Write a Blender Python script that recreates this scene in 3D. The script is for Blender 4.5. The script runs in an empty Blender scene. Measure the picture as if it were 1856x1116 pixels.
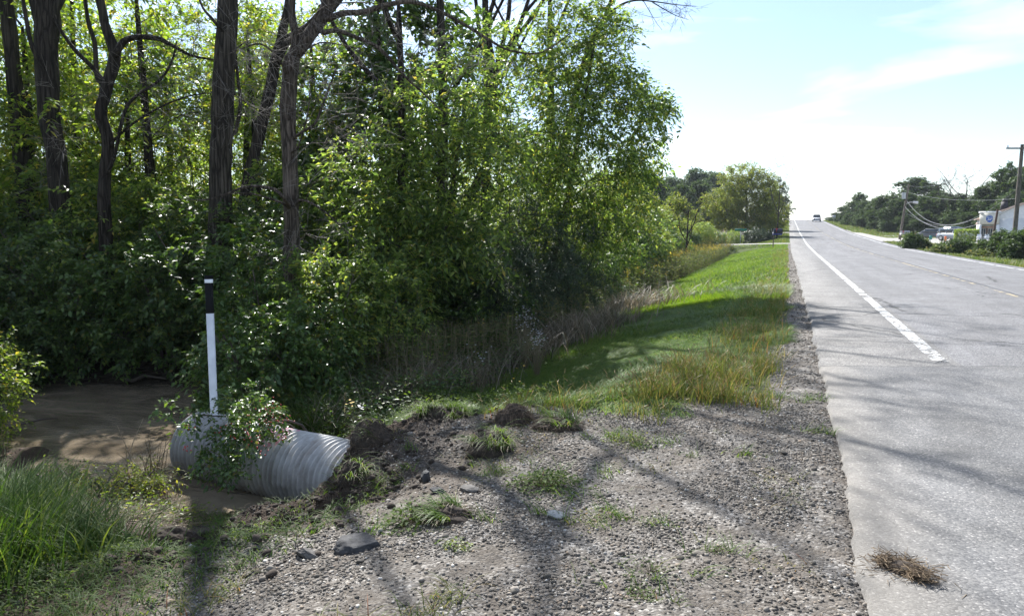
import bpy, math, numpy as np
from math import radians as R
np.seterr(all='ignore')
SC = bpy.context.scene
# ------------------------------------------------------------------ camera
EYE = 1.62; YAW = R(20.9); PITCH = R(6.28)
cam = bpy.data.cameras.new('camera'); cam_o = bpy.data.objects.new('camera', cam)
SC.collection.objects.link(cam_o); SC.camera = cam_o
cam.sensor_width = 36; cam.lens = 36 * 1300 / 1856
cam.clip_start = .05; cam.clip_end = 5000
cam_o.location = (0, 0, EYE); cam_o.rotation_euler = (R(90) - PITCH, 0, YAW)
cam.dof.use_dof = True; cam.dof.focus_distance = 6.0; cam.dof.aperture_fstop = 9.0
# ------------------------------------------------------------------ world, sun, exposure
SUN_AZ = R(-39); SUN_EL = R(42)          # azimuth from the road direction (+Y) towards +X
W = bpy.data.worlds.new('World'); SC.world = W; W.use_nodes = True
nt = W.node_tree; nt.nodes.clear()
def WN(t, **k):
    n = nt.nodes.new(t)
    for a, b in k.items(): setattr(n, a, b)
    return n
sky = WN('ShaderNodeTexSky', sky_type='NISHITA', sun_disc=False, sun_elevation=SUN_EL, sun_rotation=SUN_AZ,
         air_density=1.0, dust_density=.35, ozone_density=3.0)
bg = WN('ShaderNodeBackground'); bg.inputs['Strength'].default_value = .08
outw = WN('ShaderNodeOutputWorld')
tcw = WN('ShaderNodeTexCoord'); mpw = WN('ShaderNodeMapping')
mpw.inputs['Rotation'].default_value = (0.0, R(-24), R(35)); mpw.inputs['Location'].default_value = (3.1, 1.7, .4); mpw.inputs['Scale'].default_value = (1.0, 1.6, 4.5)
nzw = WN('ShaderNodeTexNoise'); nzw.inputs['Scale'].default_value = 2.3; nzw.inputs['Detail'].default_value = 7; nzw.inputs['Distortion'].default_value = .6
rpw = WN('ShaderNodeValToRGB'); rpw.color_ramp.elements[0].position = .50; rpw.color_ramp.elements[1].position = .80
rpw.color_ramp.elements[0].color = (.06, .06, .06, 1); rpw.color_ramp.elements[1].color = (.8, .8, .8, 1)
mxw = WN('ShaderNodeMix', data_type='RGBA')
mxw.inputs['B'].default_value = (12, 12.2, 12.5, 1)
nt.links.new(tcw.outputs['Generated'], mpw.inputs['Vector']); nt.links.new(mpw.outputs[0], nzw.inputs['Vector'])
nt.links.new(nzw.outputs['Fac'], rpw.inputs[0]); nt.links.new(rpw.outputs[0], mxw.inputs['Factor'])
nt.links.new(sky.outputs[0], mxw.inputs['A']); nt.links.new(mxw.outputs['Result'], bg.inputs[0]); nt.links.new(bg.outputs[0], outw.inputs[0])
sl = bpy.data.lights.new('sun', 'SUN'); sl.energy = 5.0; sl.angle = R(.6); sl.color = (1, .975, .935)
so = bpy.data.objects.new('sun', sl); SC.collection.objects.link(so)
so.rotation_euler = (R(90) - SUN_EL, 0, math.pi - SUN_AZ)
SC.view_settings.view_transform = 'Standard'; SC.view_settings.look = 'None'; SC.view_settings.gamma = 1
SC.view_settings.use_curve_mapping = False; SC.view_settings.exposure = 1.28
SC.cycles.max_bounces = 6; SC.cycles.diffuse_bounces = 3; SC.cycles.glossy_bounces = 2
SC.cycles.transmission_bounces = 4; SC.cycles.transparent_max_bounces = 4; SC.cycles.use_denoising = True
SC.cycles.caustics_reflective = False; SC.cycles.caustics_refractive = False
SUNV = np.array([math.sin(SUN_AZ) * math.cos(SUN_EL), math.cos(SUN_AZ) * math.cos(SUN_EL), math.sin(SUN_EL)])

# ------------------------------------------------------------------ helpers
rng = np.random.default_rng(7)
def at(px, py, z=0., dist=None):
    "a survey point: direction read off the photograph, laid on height z or at a ground distance"
    a = (px - 928) / 1300; b = -(py - 558) / 1300
    f = math.cos(PITCH) + b * math.sin(PITCH); u = -math.sin(PITCH) + b * math.cos(PITCH)
    x = a * math.cos(YAW) - f * math.sin(YAW); y = a * math.sin(YAW) + f * math.cos(YAW)
    t = dist / math.hypot(x, y) if dist is not None else (z - EYE) / u
    return np.array([x * t, y * t, EYE + u * t])
def unit(v): return v / np.maximum(np.linalg.norm(v, axis=-1, keepdims=True), 1e-9)
def sm(a, b, x): t = np.clip((x - a) / (b - a), 0, 1); return t * t * (3 - 2 * t)
def tag(o, label=None, cat=None, group=None, kind=None):
    if label: o['label'] = label
    if cat: o['category'] = cat
    if group: o['group'] = group
    if kind: o['kind'] = kind
    return o
def empty(name, loc=(0, 0, 0), rz=0):
    o = bpy.data.objects.new(name, None); SC.collection.objects.link(o); o.location = loc; o.rotation_euler = (0, 0, rz)
    o.empty_display_size = .1; return o
def mesh(name, V, Fs, mat, parent=None, smooth=False, loc=None, mats=None, midx=None):
    "V (n,3); Fs a list of int arrays (m,k), one per polygon size"
    me = bpy.data.meshes.new(name); V = np.asarray(V, np.float32)
    Fs = [np.asarray(f, np.int32) for f in Fs if len(f)]
    me.vertices.add(len(V)); me.vertices.foreach_set('co', V.ravel())
    li = np.concatenate([f.ravel() for f in Fs]); tot = np.concatenate([np.full(len(f), f.shape[1]) for f in Fs])
    st = np.concatenate([[0], np.cumsum(tot)[:-1]])
    me.loops.add(len(li)); me.loops.foreach_set('vertex_index', li)
    me.polygons.add(len(tot)); me.polygons.foreach_set('loop_start', st.astype(np.int32)); me.polygons.foreach_set('loop_total', tot.astype(np.int32))
    if smooth: me.polygons.foreach_set('use_smooth', np.ones(len(tot), bool))
    if mats:
        for m in mats: me.materials.append(m)
        if midx is not None: me.polygons.foreach_set('material_index', np.asarray(midx, np.int32))
    elif mat: me.materials.append(mat)
    me.update(calc_edges=True)
    o = bpy.data.objects.new(name, me); SC.collection.objects.link(o)
    if parent: o.parent = parent
    if loc is not None: o.location = loc
    return o
class MB:
    "collects simple solids into one mesh"
    def __init__(s): s.V = []; s.F = {3: [], 4: []}; s.n = 0
    def add(s, V, *Fs):
        V = np.asarray(V, float); s.V.append(V)
        for f in Fs:
            f = np.asarray(f, int)
            if len(f): s.F[f.shape[1]].append(f + s.n)
        s.n += len(V); return s
    def box(s, x0, x1, y0, y1, z0, z1, top=0.0, M=None):
        V = np.array([[x0, y0, z0], [x1, y0, z0], [x1, y1, z0], [x0, y1, z0], [x0 + top, y0 + top, z1], [x1 - top, y0 + top, z1], [x1 - top, y1 - top, z1], [x0 + top, y1 - top, z1]], float)
        if M is not None: V = M(V)
        return s.add(V, [[0, 3, 2, 1], [4, 5, 6, 7], [0, 1, 5, 4], [1, 2, 6, 5], [2, 3, 7, 6], [3, 0, 4, 7]])
    def tube(s, P, r, k=8, cap=True):
        V, F = tube(P, r, k); s.add(V, F)
        if cap:
            n = len(P)
            for j, c in ((0, P[0]), (n - 1, P[-1])):
                ring = V[j * k:(j + 1) * k]; W_ = np.vstack([ring, [c]])
                a = np.arange(k); b = (a + 1) % k
                s.add(W_, np.stack([b, a, np.full(k, k)] if j == 0 else [a, b, np.full(k, k)], 1))
        return s
    def prism(s, pts2, axis, a, b):
        "extrude a 2D outline (list of (u,v)) along axis x or y from a to b; convex fan caps"
        n = len(pts2); V = []
        for w in (a, b):
            for u, v in pts2: V.append((w, u, v) if axis == 'x' else (u, w, v))
        V = np.array(V, float); i = np.arange(n); j = (i + 1) % n
        s.add(V, np.stack([i, j, j + n, i + n], 1))
        for base in (0, n):
            f = [[base, base + q, base + q + 1] for q in range(1, n - 1)]; s.F[3].append(np.array(f) + s.n - 2 * n)
        return s
    def build(s, name, mat, parent=None, smooth=False, loc=None):
        return mesh(name, np.vstack(s.V), [np.concatenate(s.F[q]) if s.F[q] else [] for q in (3, 4)], mat, parent, smooth, loc)
def tube(P, r, k=6, rough=0):
    P = np.asarray(P, float); n = len(P); r = np.broadcast_to(np.asarray(r, float), (n,))
    T = np.zeros_like(P); T[1:-1] = P[2:] - P[:-2]; T[0] = P[1] - P[0]; T[-1] = P[-1] - P[-2]; T = unit(T)
    ref = np.array([0.3, 1, 0.1]) if abs(T[:, 2]).mean() > .7 else np.array([0., 0, 1])
    A = unit(np.cross(T, ref)); B = np.cross(T, A)
    th = np.arange(k) * 2 * np.pi / k
    rr = r[:, None] * (1 + (rough * rng.normal(size=(n, k)) if rough else 0) * np.ones((n, k)))
    V = P[:, None] + rr[..., None] * (np.cos(th)[None, :, None] * A[:, None] + np.sin(th)[None, :, None] * B[:, None])
    i = np.arange(n - 1)[:, None] * k; j = np.arange(k)[None]; jn = (j + 1) % k
    F = np.stack([i + j, i + jn, i + k + jn, i + k + j], -1).reshape(-1, 4)
    return V.reshape(-1, 3), F
# value noise
def _h(i, j, s): 
    n = (i.astype(np.int64) * 374761393 + j.astype(np.int64) * 668265263 + s * 974634777) & 0x7fffffff
    n = ((n ^ (n >> 13)) * 1274126177) & 0x7fffffff
    return ((n ^ (n >> 16)) & 0xffff) / 65535.0
def vn(x, y, s=0):
    x = np.asarray(x, float); y = np.asarray(y, float); i = np.floor(x); j = np.floor(y); u = x - i; v = y - j
    u = u * u * (3 - 2 * u); v = v * v * (3 - 2 * v)
    return (_h(i, j, s) * (1 - u) + _h(i + 1, j, s) * u) * (1 - v) + (_h(i, j + 1, s) * (1 - u) + _h(i + 1, j + 1, s) * u) * v
def fbm(x, y, o=4, s=0):
    r = 0; a = .5
    for k in range(o): r = r + a * (vn(x * 2 ** k, y * 2 ** k, s + k) - .5) * 2; a *= .5
    return r

# ------------------------------------------------------------------ materials
def nodes(name):
    m = bpy.data.materials.new(name); m.use_nodes = True; t = m.node_tree; t.nodes.clear()
    def N(ty, ins=None, **k):
        n = t.nodes.new(ty)
        for a, b in k.items(): setattr(n, a, b)
        for a, b in (ins or {}).items():
            if isinstance(b, bpy.types.NodeSocket): t.links.new(b, n.inputs[a])
            else: n.inputs[a].default_value = b
        return n
    out = N('ShaderNodeOutputMaterial')
    def fin(sh, disp=None): t.links.new(sh, out.inputs[0]); return m
    return m, N, fin
def ramp(N, fac, stops, interp='LINEAR'):
    n = N('ShaderNodeValToRGB', {0: fac}); cr = n.color_ramp; cr.interpolation = interp
    while len(cr.elements) < len(stops): cr.elements.new(.5)
    for e, (p, c) in zip(cr.elements, stops):
        e.position = p; e.color = (*(c if len(c) == 3 else c[:3]), 1)
    return n.outputs[0]
def mixc(N, f, a, b, mode='MIX'): 
    n = N('ShaderNodeMix', {'Factor': f, 'A': a, 'B': b}, data_type='RGBA', blend_type=mode); return n.outputs['Result']
def C4(c): return (*c, 1)
def plain(name, col, rough=.6, metal=0, spec=.5, noise=.15, nscale=8, bump=0, coat=0):
    m, N, fin = nodes(name); tc = N('ShaderNodeTexCoord')
    nz = N('ShaderNodeTexNoise', {'Vector': tc.outputs['Object'], 'Scale': nscale, 'Detail': 6})
    c = ramp(N, nz.outputs['Fac'], [(.3, [v * (1 - noise) for v in col]), (.7, [min(1, v * (1 + noise)) for v in col])])
    ins = {'Base Color': c, 'Roughness': rough, 'Metallic': metal, 'Specular IOR Level': spec, 'Coat Weight': coat}
    if bump:
        ins['Normal'] = N('ShaderNodeBump', {'Height': nz.outputs['Fac'], 'Strength': bump, 'Distance': .01}).outputs[0]
    return fin(N('ShaderNodeBsdfPrincipled', ins).outputs[0])
def leafmat(name, stops, trans=.45, tint=(1.5, 1.5, .55), rough=.42, spec=.5):
    m, N, fin = nodes(name); g = N('ShaderNodeNewGeometry')
    c = ramp(N, g.outputs['Random Per Island'], stops)
    p = N('ShaderNodeBsdfPrincipled', {'Base Color': c, 'Roughness': rough, 'Specular IOR Level': spec})
    tc = mixc(N, 1.0, c, C4(tint), 'MULTIPLY')
    tr = N('ShaderNodeBsdfTranslucent', {'Color': tc})
    return fin(N('ShaderNodeMixShader', {0: trans, 1: p.outputs[0], 2: tr.outputs[0]}).outputs[0])
def barkmat(name, a, b, scale=14):
    m, N, fin = nodes(name); tc = N('ShaderNodeTexCoord')
    mp = N('ShaderNodeMapping', {'Vector': tc.outputs['Object'], 'Scale': (1, 1, .07)})
    nz = N('ShaderNodeTexNoise', {'Vector': mp.outputs[0], 'Scale': scale, 'Detail': 8, 'Roughness': .65, 'Distortion': .4})
    n2 = N('ShaderNodeTexNoise', {'Vector': tc.outputs['Object'], 'Scale': 2.5, 'Detail': 4})
    c = ramp(N, nz.outputs['Fac'], [(.36, a), (.66, b)])
    c = mixc(N, .3, c, ramp(N, n2.outputs['Fac'], [(.35, [v * .6 for v in b]), (.7, [v * 1.3 for v in b])]))
    vb = N('ShaderNodeTexVoronoi', {'Vector': N('ShaderNodeVectorMath', {0: mp.outputs[0], 1: N('ShaderNodeVectorMath', {0: nz.outputs['Color'], 1: (.06, .06, .0)}, operation='MULTIPLY').outputs[0]}, operation='ADD').outputs[0], 'Scale': scale * 1.3}, feature='DISTANCE_TO_EDGE')
    fur = N('ShaderNodeMapRange', {0: vb.outputs['Distance'], 1: .0, 2: .14}).outputs[0]
    c = mixc(N, N('ShaderNodeMapRange', {0: fur, 3: .7, 4: 0.0}).outputs[0], c, C4([v * .45 for v in a]))
    hsum = N('ShaderNodeMath', {0: nz.outputs['Fac'], 1: fur}, operation='ADD')
    bp = N('ShaderNodeBump', {'Height': hsum.outputs[0], 'Strength': 1.0, 'Distance': .03})
    return fin(N('ShaderNodeBsdfPrincipled', {'Base Color': c, 'Roughness': .85, 'Specular IOR Level': .25, 'Normal': bp.outputs[0]}).outputs[0])
# ------------------------------------------------------------------ terrain
_ry = [-60, 55, 66, 76, 92, 118, 142, 184, 215, 245, 275, 320, 420, 700]
_rz = [0, 0, .05, .13, .45, .9, 1.6, 2.85, 3.75, 4.5, 4.75, 4.2, 1.0, -6]
def Rz(y):
    y = np.asarray(y, float); r = 0
    for d in (-9, -4.5, 0, 4.5, 9): r = r + np.interp(y + d, _ry, _rz) / 5
    return r
EDGE_X = .45
def edge(y):   # pavement edge line
    y = np.asarray(y, float)
    return EDGE_X + .05 * fbm(y * 1.3, y * 0, 3, 3) - .05 * sm(6, 3.5, y) + .03 * fbm(y * 6, y * 0 + 3, 2, 9) - .12 * sm(30, 60, y)
_pts = np.array([
 # apron by the road
 (.5,-2,-.03),(.5,1,-.03),(.5,3,-.012),(.5,5,-.012),(.5,7,-.02),(.5,9,-.03),(.5,11,-.03),
 (-1,-2,-.06),(-1,1,-.06),(-1,2.5,-.06),(-1,4,-.06),(-1,5.5,-.06),(-1.1,6.6,-.03),(-1,8.5,-.12),(-1,11,-.14),
 (-2,-2,-.12),(-2,1,-.1),(-2,2.5,-.11),(-2,4,-.12),(-2,5.4,-.12),(-2.1,6.5,-.08),(-2.2,8,-.38),(-2.4,10.5,-.45),
 (-2.6,3,-.22),(-2.7,4.2,-.3),(-2.8,5.2,-.28),(-2.9,6.3,-.22),(-3.2,7.4,-.55),(-3.6,9.2,-.8),(-4.4,10.8,-.95),
 (-3.1,3.4,-.34),(-3.05,4.35,-.62),(-3.3,3.9,-.62),(-3.5,5.0,-.42),(-3.75,5.6,-.42),(-3.7,6.1,-.42),(-3.8,6.8,-.5),
 (-4.05,6.7,-.75),(-4.45,7.3,-.9),(-4.2,5.5,-1.0),(-3.95,5.1,-.85),(-4.1,4.7,-.72),
 (-4.6,4.9,-1.02),(-5.0,5.3,-1.15),(-5.3,5.6,-1.2),(-4.6,5.5,-1.14),
 # left near mound
 (-3,2,-.38),(-3,.5,-.35),(-4,2,-.5),(-4,.5,-.5),(-3.7,3.2,-.42),(-4.1,3.55,-.66),(-4.5,3.95,-.95),(-4.2,4.15,-.95),(-4.9,3.4,-.55),(-5.1,4.2,-.8),
 (-5.5,3.7,-.6),(-5.6,4.6,-.95),(-6.2,3.3,-.65),(-6.4,4.5,-.95),(-6.2,5.3,-1.2),(-7,3.5,-.75),(-7.4,4.6,-1.1),(-8,5.3,-1.22),(-9,4.3,-.95),(-9.3,5.7,-1.12),(-8.6,6.0,-1.2),(-10.5,5.5,-1.0),
 (-6,1,-.6),(-9,1,-.7),(-12,2,-.7),(-13,5,-.9),
 # bed
 (-5.6,6.2,-1.42),(-6.6,6.4,-1.5),(-7,7.6,-1.6),(-8.5,7.3,-1.6),(-10,8,-1.6),(-13,7.3,-1.6),(-16,7,-1.6),(-11.5,6.6,-1.5),
 # far bank
 (-5.4,7.3,-1.05),(-6.4,8.1,-1.14),(-7.5,9.2,-1.12),(-8.6,9.8,-1.16),(-9.9,10.0,-1.17),(-11.4,9.6,-1.17),(-13,9.3,-1.17),(-16,9,-1.15),
 (-6,9.3,-.95),(-7.6,10.2,-.8),(-9.8,10.8,-.82),(-13,10.3,-.8),(-16,10.2,-.8),(-5.2,8.8,-.95),(-10,12,-.75),(-7,12,-.95),(-5,12,-1.05),(-14,12,-.7)], float)
def _tps(r): return np.where(r > 1e-6, r * r * np.log(np.maximum(r, 1e-6)), 0)
_n = len(_pts); _K = _tps(np.hypot(_pts[:, None, 0] - _pts[None, :, 0], _pts[:, None, 1] - _pts[None, :, 1])) + np.eye(_n) * .002
_A = np.zeros((_n + 3, _n + 3)); _A[:_n, :_n] = _K; _A[:_n, _n] = 1; _A[:_n, _n + 1:] = _pts[:, :2]; _A[_n:, :_n] = _A[:_n, _n:].T
_w = np.linalg.solve(_A, np.concatenate([_pts[:, 2], [0, 0, 0]]))
def rbf(x, y):
    s = x.shape; x = x.ravel(); y = y.ravel(); o = np.empty(len(x))
    for i in range(0, len(x), 20000):
        a = x[i:i + 20000]; b = y[i:i + 20000]
        o[i:i + 20000] = _tps(np.hypot(a[:, None] - _pts[None, :, 0], b[:, None] - _pts[None, :, 1])) @ _w[:_n] + _w[_n] + a * _w[_n + 1] + b * _w[_n + 2]
    return o.reshape(s)
_xl = [-300, -60, -25, -14, -9, -6.5, -5, -3, -.9, .2, .5, 9.2, 9.6, 12, 15, 19, 40, 120, 300]
_zl = [3, .5, -.4, -.7, -.9, -1.08, -1.0, -.55, -.1, -.05, -.05, -.06, -.1, -.3, -.25, .0, .5, 6, 14]
_xr2 = [-300, -60, -25, -14, -9, -6.5, -5, -3, -.9, .2, .5, 9.2, 9.6, 12, 22, 40, 60, 120, 300]
_zr2 = [3, .5, -.4, -.7, -.9, -1.08, -1.0, -.55, -.1, -.05, -.05, -.06, -.1, -.3, -.3, .3, 2, 6, 14]
def TZ(x, y, detail=True):
    x = np.asarray(x, float); y = np.asarray(y, float); sc = x.ndim == 0
    x = np.atleast_1d(x); y = np.atleast_1d(y); x, y = np.broadcast_arrays(x, y)
    sec = np.interp(x, _xl, _zl)
    # driveways level the ditch
    dv = np.maximum(sm(3.5, 1.8, np.abs(y - 75.5)), sm(3.5, 1.8, np.abs(y - 121.0)))
    sec = np.where((x < .4) & (x > -30), sec * (1 - .85 * dv), sec)
    # parking lot right
    lot = sm(9.6, 10.5, x) * sm(82, 86, y) * sm(142, 138, y) * sm(60, 50, x)
    sec = sec * (1 - lot) - .05 * lot
    z = sec + Rz(y) * (1 - .8 * sm(9.7, 15, x) * sm(160, 128, y))
    z = z + sm(150, 260, y) * sm(9.5, 25, x) * 3.0
    w = sm(.5, .3, x) * sm(-20, -15, x) * sm(12.5, 9.5, y) * sm(-4, -1, y)
    m = w > 0
    if m.any():
        r = rbf(x[m], y[m]); z = z.copy(); z[m] = z[m] * (1 - w[m]) + r * w[m]
    if detail:
        off = sm(.42, .1, x) + sm(9.5, 10.5, x)
        rough = .02 + .05 * sm(-1.9, -3, x) * sm(10, 8, y) + .08 * sm(-6, -10, x)
        z = z + off * rough * fbm(x * 1.7, y * 1.7, 4, 1) + off * .016 * fbm(x * 9, y * 9, 3, 5) * (y < 15)
        # broken, clodded edge of the washout
        brk = np.exp(-((x + 3.4) / .8) ** 2) * sm(2.6, 3.3, y) * sm(8, 7, y)
        z = z + brk * (.20 * np.abs(fbm(x * 3.2, y * 3.2, 4, 21)) - .05 + .04 * fbm(x * 14, y * 14, 2, 31))
    return float(z[0]) if sc else z
def TZ1(x, y): return float(TZ(np.array([x]), np.array([y]))[0])
def axis(parts):
    o = []
    for a, b, d in parts: o.append(np.arange(a, b, d))
    return np.concatenate(o)
gx = axis([(-900, -300, 60), (-300, -60, 12), (-60, -18, 1.5), (-18, -8, .18), (-8, -4.6, .07), (-4.6, .5, .03), (.5, 9, .9), (9, 30, .5), (30, 60, 3), (60, 300, 12), (300, 901, 60)])
gy = axis([(-200, -10, 12), (-10, 1.4, .5), (1.4, 7.6, .03), (7.6, 13, .09), (13, 30, .35), (30, 140, 1.0), (140, 320, 4), (320, 700, 20), (700, 2001, 100)])
X, Y = np.meshgrid(gx, gy, indexing='ij'); Z = TZ(X, Y)
inr = (X > .55) & (X < 9.2); Z = np.where(inr, Rz(Y) - .12, Z)
V = np.stack([X, Y, Z], -1).reshape(-1, 3); nx, ny = len(gx), len(gy)
i = np.arange(nx - 1)[:, None] * ny; j = np.arange(ny - 1)[None]
F = np.stack([i + j, i + ny + j, i + ny + j + 1, i + j + 1], -1).reshape(-1, 4)
ground = None
m, N, fin = nodes('ground')
tc = N('ShaderNodeTexCoord'); P = tc.outputs['Object']
at_ = N('ShaderNodeAttribute', attribute_name='cover'); sep = N('ShaderNodeSeparateColor', {0: at_.outputs['Color']})
vor = N('ShaderNodeTexVoronoi', {'Vector': P, 'Scale': 62}); vor2 = N('ShaderNodeTexVoronoi', {'Vector': P, 'Scale': 150})
nf = N('ShaderNodeTexNoise', {'Vector': P, 'Scale': 3.2, 'Detail': 8, 'Roughness': .6}); nb = N('ShaderNodeTexNoise', {'Vector': P, 'Scale': 40, 'Detail': 6, 'Roughness': .7})
vc = N('ShaderNodeSeparateColor', {0: vor.outputs['Color']})
peb = ramp(N, vc.outputs[0], [(0, (.09, .083, .075)), (.45, (.155, .143, .13)), (.8, (.24, .225, .205)), (1, (.42, .40, .37))])
dirt = ramp(N, nb.outputs['Fac'], [(.3, (.055, .045, .036)), (.55, (.105, .089, .072)), (.8, (.20, .172, .14))])
grav = mixc(N, ramp(N, nf.outputs['Fac'], [(.36, (.15,) * 3), (.62, (.85,) * 3)]), dirt, peb)
soil = ramp(N, nb.outputs['Fac'], [(.3, (.028, .02, .014)), (.72, (.085, .06, .042))])
gcol = ramp(N, nb.outputs['Fac'], [(.3, (.035, .055, .015)), (.7, (.10, .12, .04))])
fcol = ramp(N, nb.outputs['Fac'], [(.3, (.018, .015, .010)), (.7, (.055, .042, .028))])
c = mixc(N, sep.outputs[0], soil, grav); c = mixc(N, sep.outputs[1], c, gcol); c = mixc(N, sep.outputs[2], c, fcol)
hh = N('ShaderNodeMath', {0: vor.outputs['Distance'], 1: -1.0}, operation='MULTIPLY')
ha = N('ShaderNodeMath', {0: nb.outputs['Fac'], 1: hh.outputs[0]}, operation='ADD')
bp = N('ShaderNodeBump', {'Height': ha.outputs[0], 'Strength': .7, 'Distance': .012})
M_ground = fin(N('ShaderNodeBsdfPrincipled', {'Base Color': c, 'Roughness': .92, 'Specular IOR Level': .2, 'Normal': bp.outputs[0]}).outputs[0])
ground = mesh('ground', V, [F], M_ground, smooth=True); tag(ground, kind='structure')
xf = V[:, 0]; yf = V[:, 1]; jit = .35 * fbm(xf * 1.5, yf * 1.5, 3, 40)
def grav_mask(x, y):
    j_ = .35 * fbm(x * 1.5, y * 1.5, 3, 40)
    a = sm(-3.4, -2.6, x + j_ * 1.2) * sm(6.6, 6.1, y - (-x) * .02 + j_ * .8)
    b = sm(-.25, -.05, x + j_ * .4 * sm(40, 7, y)) * sm(80, 70, y)
    a = np.maximum(a, sm(-2.0, -1.5, x + j_) * sm(8.2, 7.2, y + j_) * .8)
    return np.clip(np.maximum(a, b), 0, 1) * (x < 5)
gm = grav_mask(xf, yf)
gm = gm * (1 - .75 * np.exp(-((xf + 3.05) / .55) ** 2) * sm(3.2, 3.7, yf) * sm(5.2, 4.8, yf)) * (1 - .5 * sm(.55, .7, vn(xf * .9, yf * .9, 55)) * sm(-.8, -1.6, xf))
gm = np.maximum(gm, np.exp(-(((xf + 5.0) / .6) ** 2 + ((yf - 5.0) / .45) ** 2)) * .9)
lotm = ((xf > 9.3) & (yf > 84) & (yf < 138) & (xf < 45)) | ((xf < .5) & (xf > -9) & (np.abs(yf - 75.5) < 1.9)) | ((xf < .5) & (xf > -9) & (np.abs(yf - 121) < 2.2))
gm = np.maximum(gm, lotm * 1.0)
grm = np.clip(sm(6.6, 7.2, yf + jit) * sm(-5.8, -5.0, xf) + sm(9.6, 10, xf) + sm(150, 300, np.hypot(xf, yf)), 0, 1) * (1 - gm) 
fom = np.clip(np.maximum(sm(-5.4, -6.4, xf + jit) * sm(7.2, 8.2, yf), sm(-11, -13, xf)), 0, 1) * (1 - gm) * (1 - sm(50, 80, yf) * .6)
col = np.stack([gm, grm, fom, np.ones_like(gm)], 1).astype(np.float32)
ca = ground.data.color_attributes.new('cover', 'FLOAT_COLOR', 'POINT'); ca.data.foreach_set('color', col.ravel())

# ------------------------------------------------------------------ road
def strip(name, x0f, x1f, ys, dz, mat, nx_=2, crown=True):
    ys = np.asarray(ys, float); a = x0f(ys); b = x1f(ys); t = np.linspace(0, 1, nx_)[None]
    XX = a[:, None] * (1 - t) + b[:, None] * t; YY = np.repeat(ys[:, None], nx_, 1); ZZ = Rz(YY) + dz + crz(XX)
    V = np.stack([XX, YY, ZZ], -1).reshape(-1, 3); i = np.arange(len(ys) - 1)[:, None] * nx_; j = np.arange(nx_ - 1)[None]
    return V, np.stack([i + j, i + j + 1, i + nx_ + j + 1, i + nx_ + j], -1).reshape(-1, 4)
def crz(x): return .0 - .012 * np.maximum(0, np.abs(x - 5.2) - .0) + .012 * 4.75
m, N, fin = nodes('asphalt'); tc = N('ShaderNodeTexCoord'); P = tc.outputs['Object']; sx = N('ShaderNodeSeparateXYZ', {0: P})
n1 = N('ShaderNodeTexNoise', {'Vector': P, 'Scale': 1.1, 'Detail': 6, 'Roughness': .6}); n2 = N('ShaderNodeTexNoise', {'Vector': P, 'Scale': 90, 'Detail': 5, 'Roughness': .8})
v1 = N('ShaderNodeTexVoronoi', {'Vector': P, 'Scale': 95}); vs = N('ShaderNodeSeparateColor', {0: v1.outputs['Color']})
agg = ramp(N, vs.outputs[0], [(0, (.075, .075, .077)), (.5, (.145, .145, .144)), (.85, (.205, .203, .20)), (1, (.34, .33, .32))])
n5 = N('ShaderNodeTexNoise', {'Vector': N('ShaderNodeMapping', {'Vector': P, 'Scale': (1.6, .10, 1)}).outputs[0], 'Scale': 1.0, 'Detail': 5, 'Roughness': .6})
big = mixc(N, 1.0, ramp(N, n1.outputs['Fac'], [(.3, (.80, .79, .78)), (.7, (1.12, 1.12, 1.13))]), ramp(N, n5.outputs['Fac'], [(.3, (.80,) * 3), (.65, (1.08,) * 3)]), 'MULTIPLY')
ca_ = mixc(N, 1.0, agg, big, 'MULTIPLY')
# lane vs paved shoulder vs the smoother newer patch over the pipe
shm = N('ShaderNodeMapRange', {0: sx.outputs[0], 1: 1.95, 2: 2.0}).outputs[0]
cl = mixc(N, shm, mixc(N, 1.0, ca_, (1.05, 1.03, 1.0, 1), 'MULTIPLY'), mixc(N, 1.0, ca_, (1.0, 1.0, 1.02, 1), 'MULTIPLY'))
nd = N('ShaderNodeTexNoise', {'Vector': P, 'Scale': 2.2, 'Detail': 3}); 
yy = N('ShaderNodeMath', {0: sx.outputs[1], 1: N('ShaderNodeMath', {0: nd.outputs['Fac'], 1: .22}, operation='MULTIPLY').outputs[0]}, operation='ADD')
yy = N('ShaderNodeMath', {0: yy.outputs[0], 1: N('ShaderNodeMath', {0: sx.outputs[0], 1: -.30}, operation='MULTIPLY').outputs[0]}, operation='ADD')
pm = N('ShaderNodeMapRange', {0: yy.outputs[0], 1: 9.14, 2: 9.17}).outputs[0]
patch = mixc(N, 1.0, ramp(N, vs.outputs[0], [(0, (.09, .09, .092)), (.6, (.148, .148, .147)), (.93, (.19, .187, .183)), (1, (.33, .32, .31))]), big, 'MULTIPLY')
patch = mixc(N, N('ShaderNodeMapRange', {0: sx.outputs[0], 1: .9, 2: .3}).outputs[0], patch, mixc(N, .5, patch, (.26, .235, .2, 1)))
c = mixc(N, pm, patch, cl)
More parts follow.
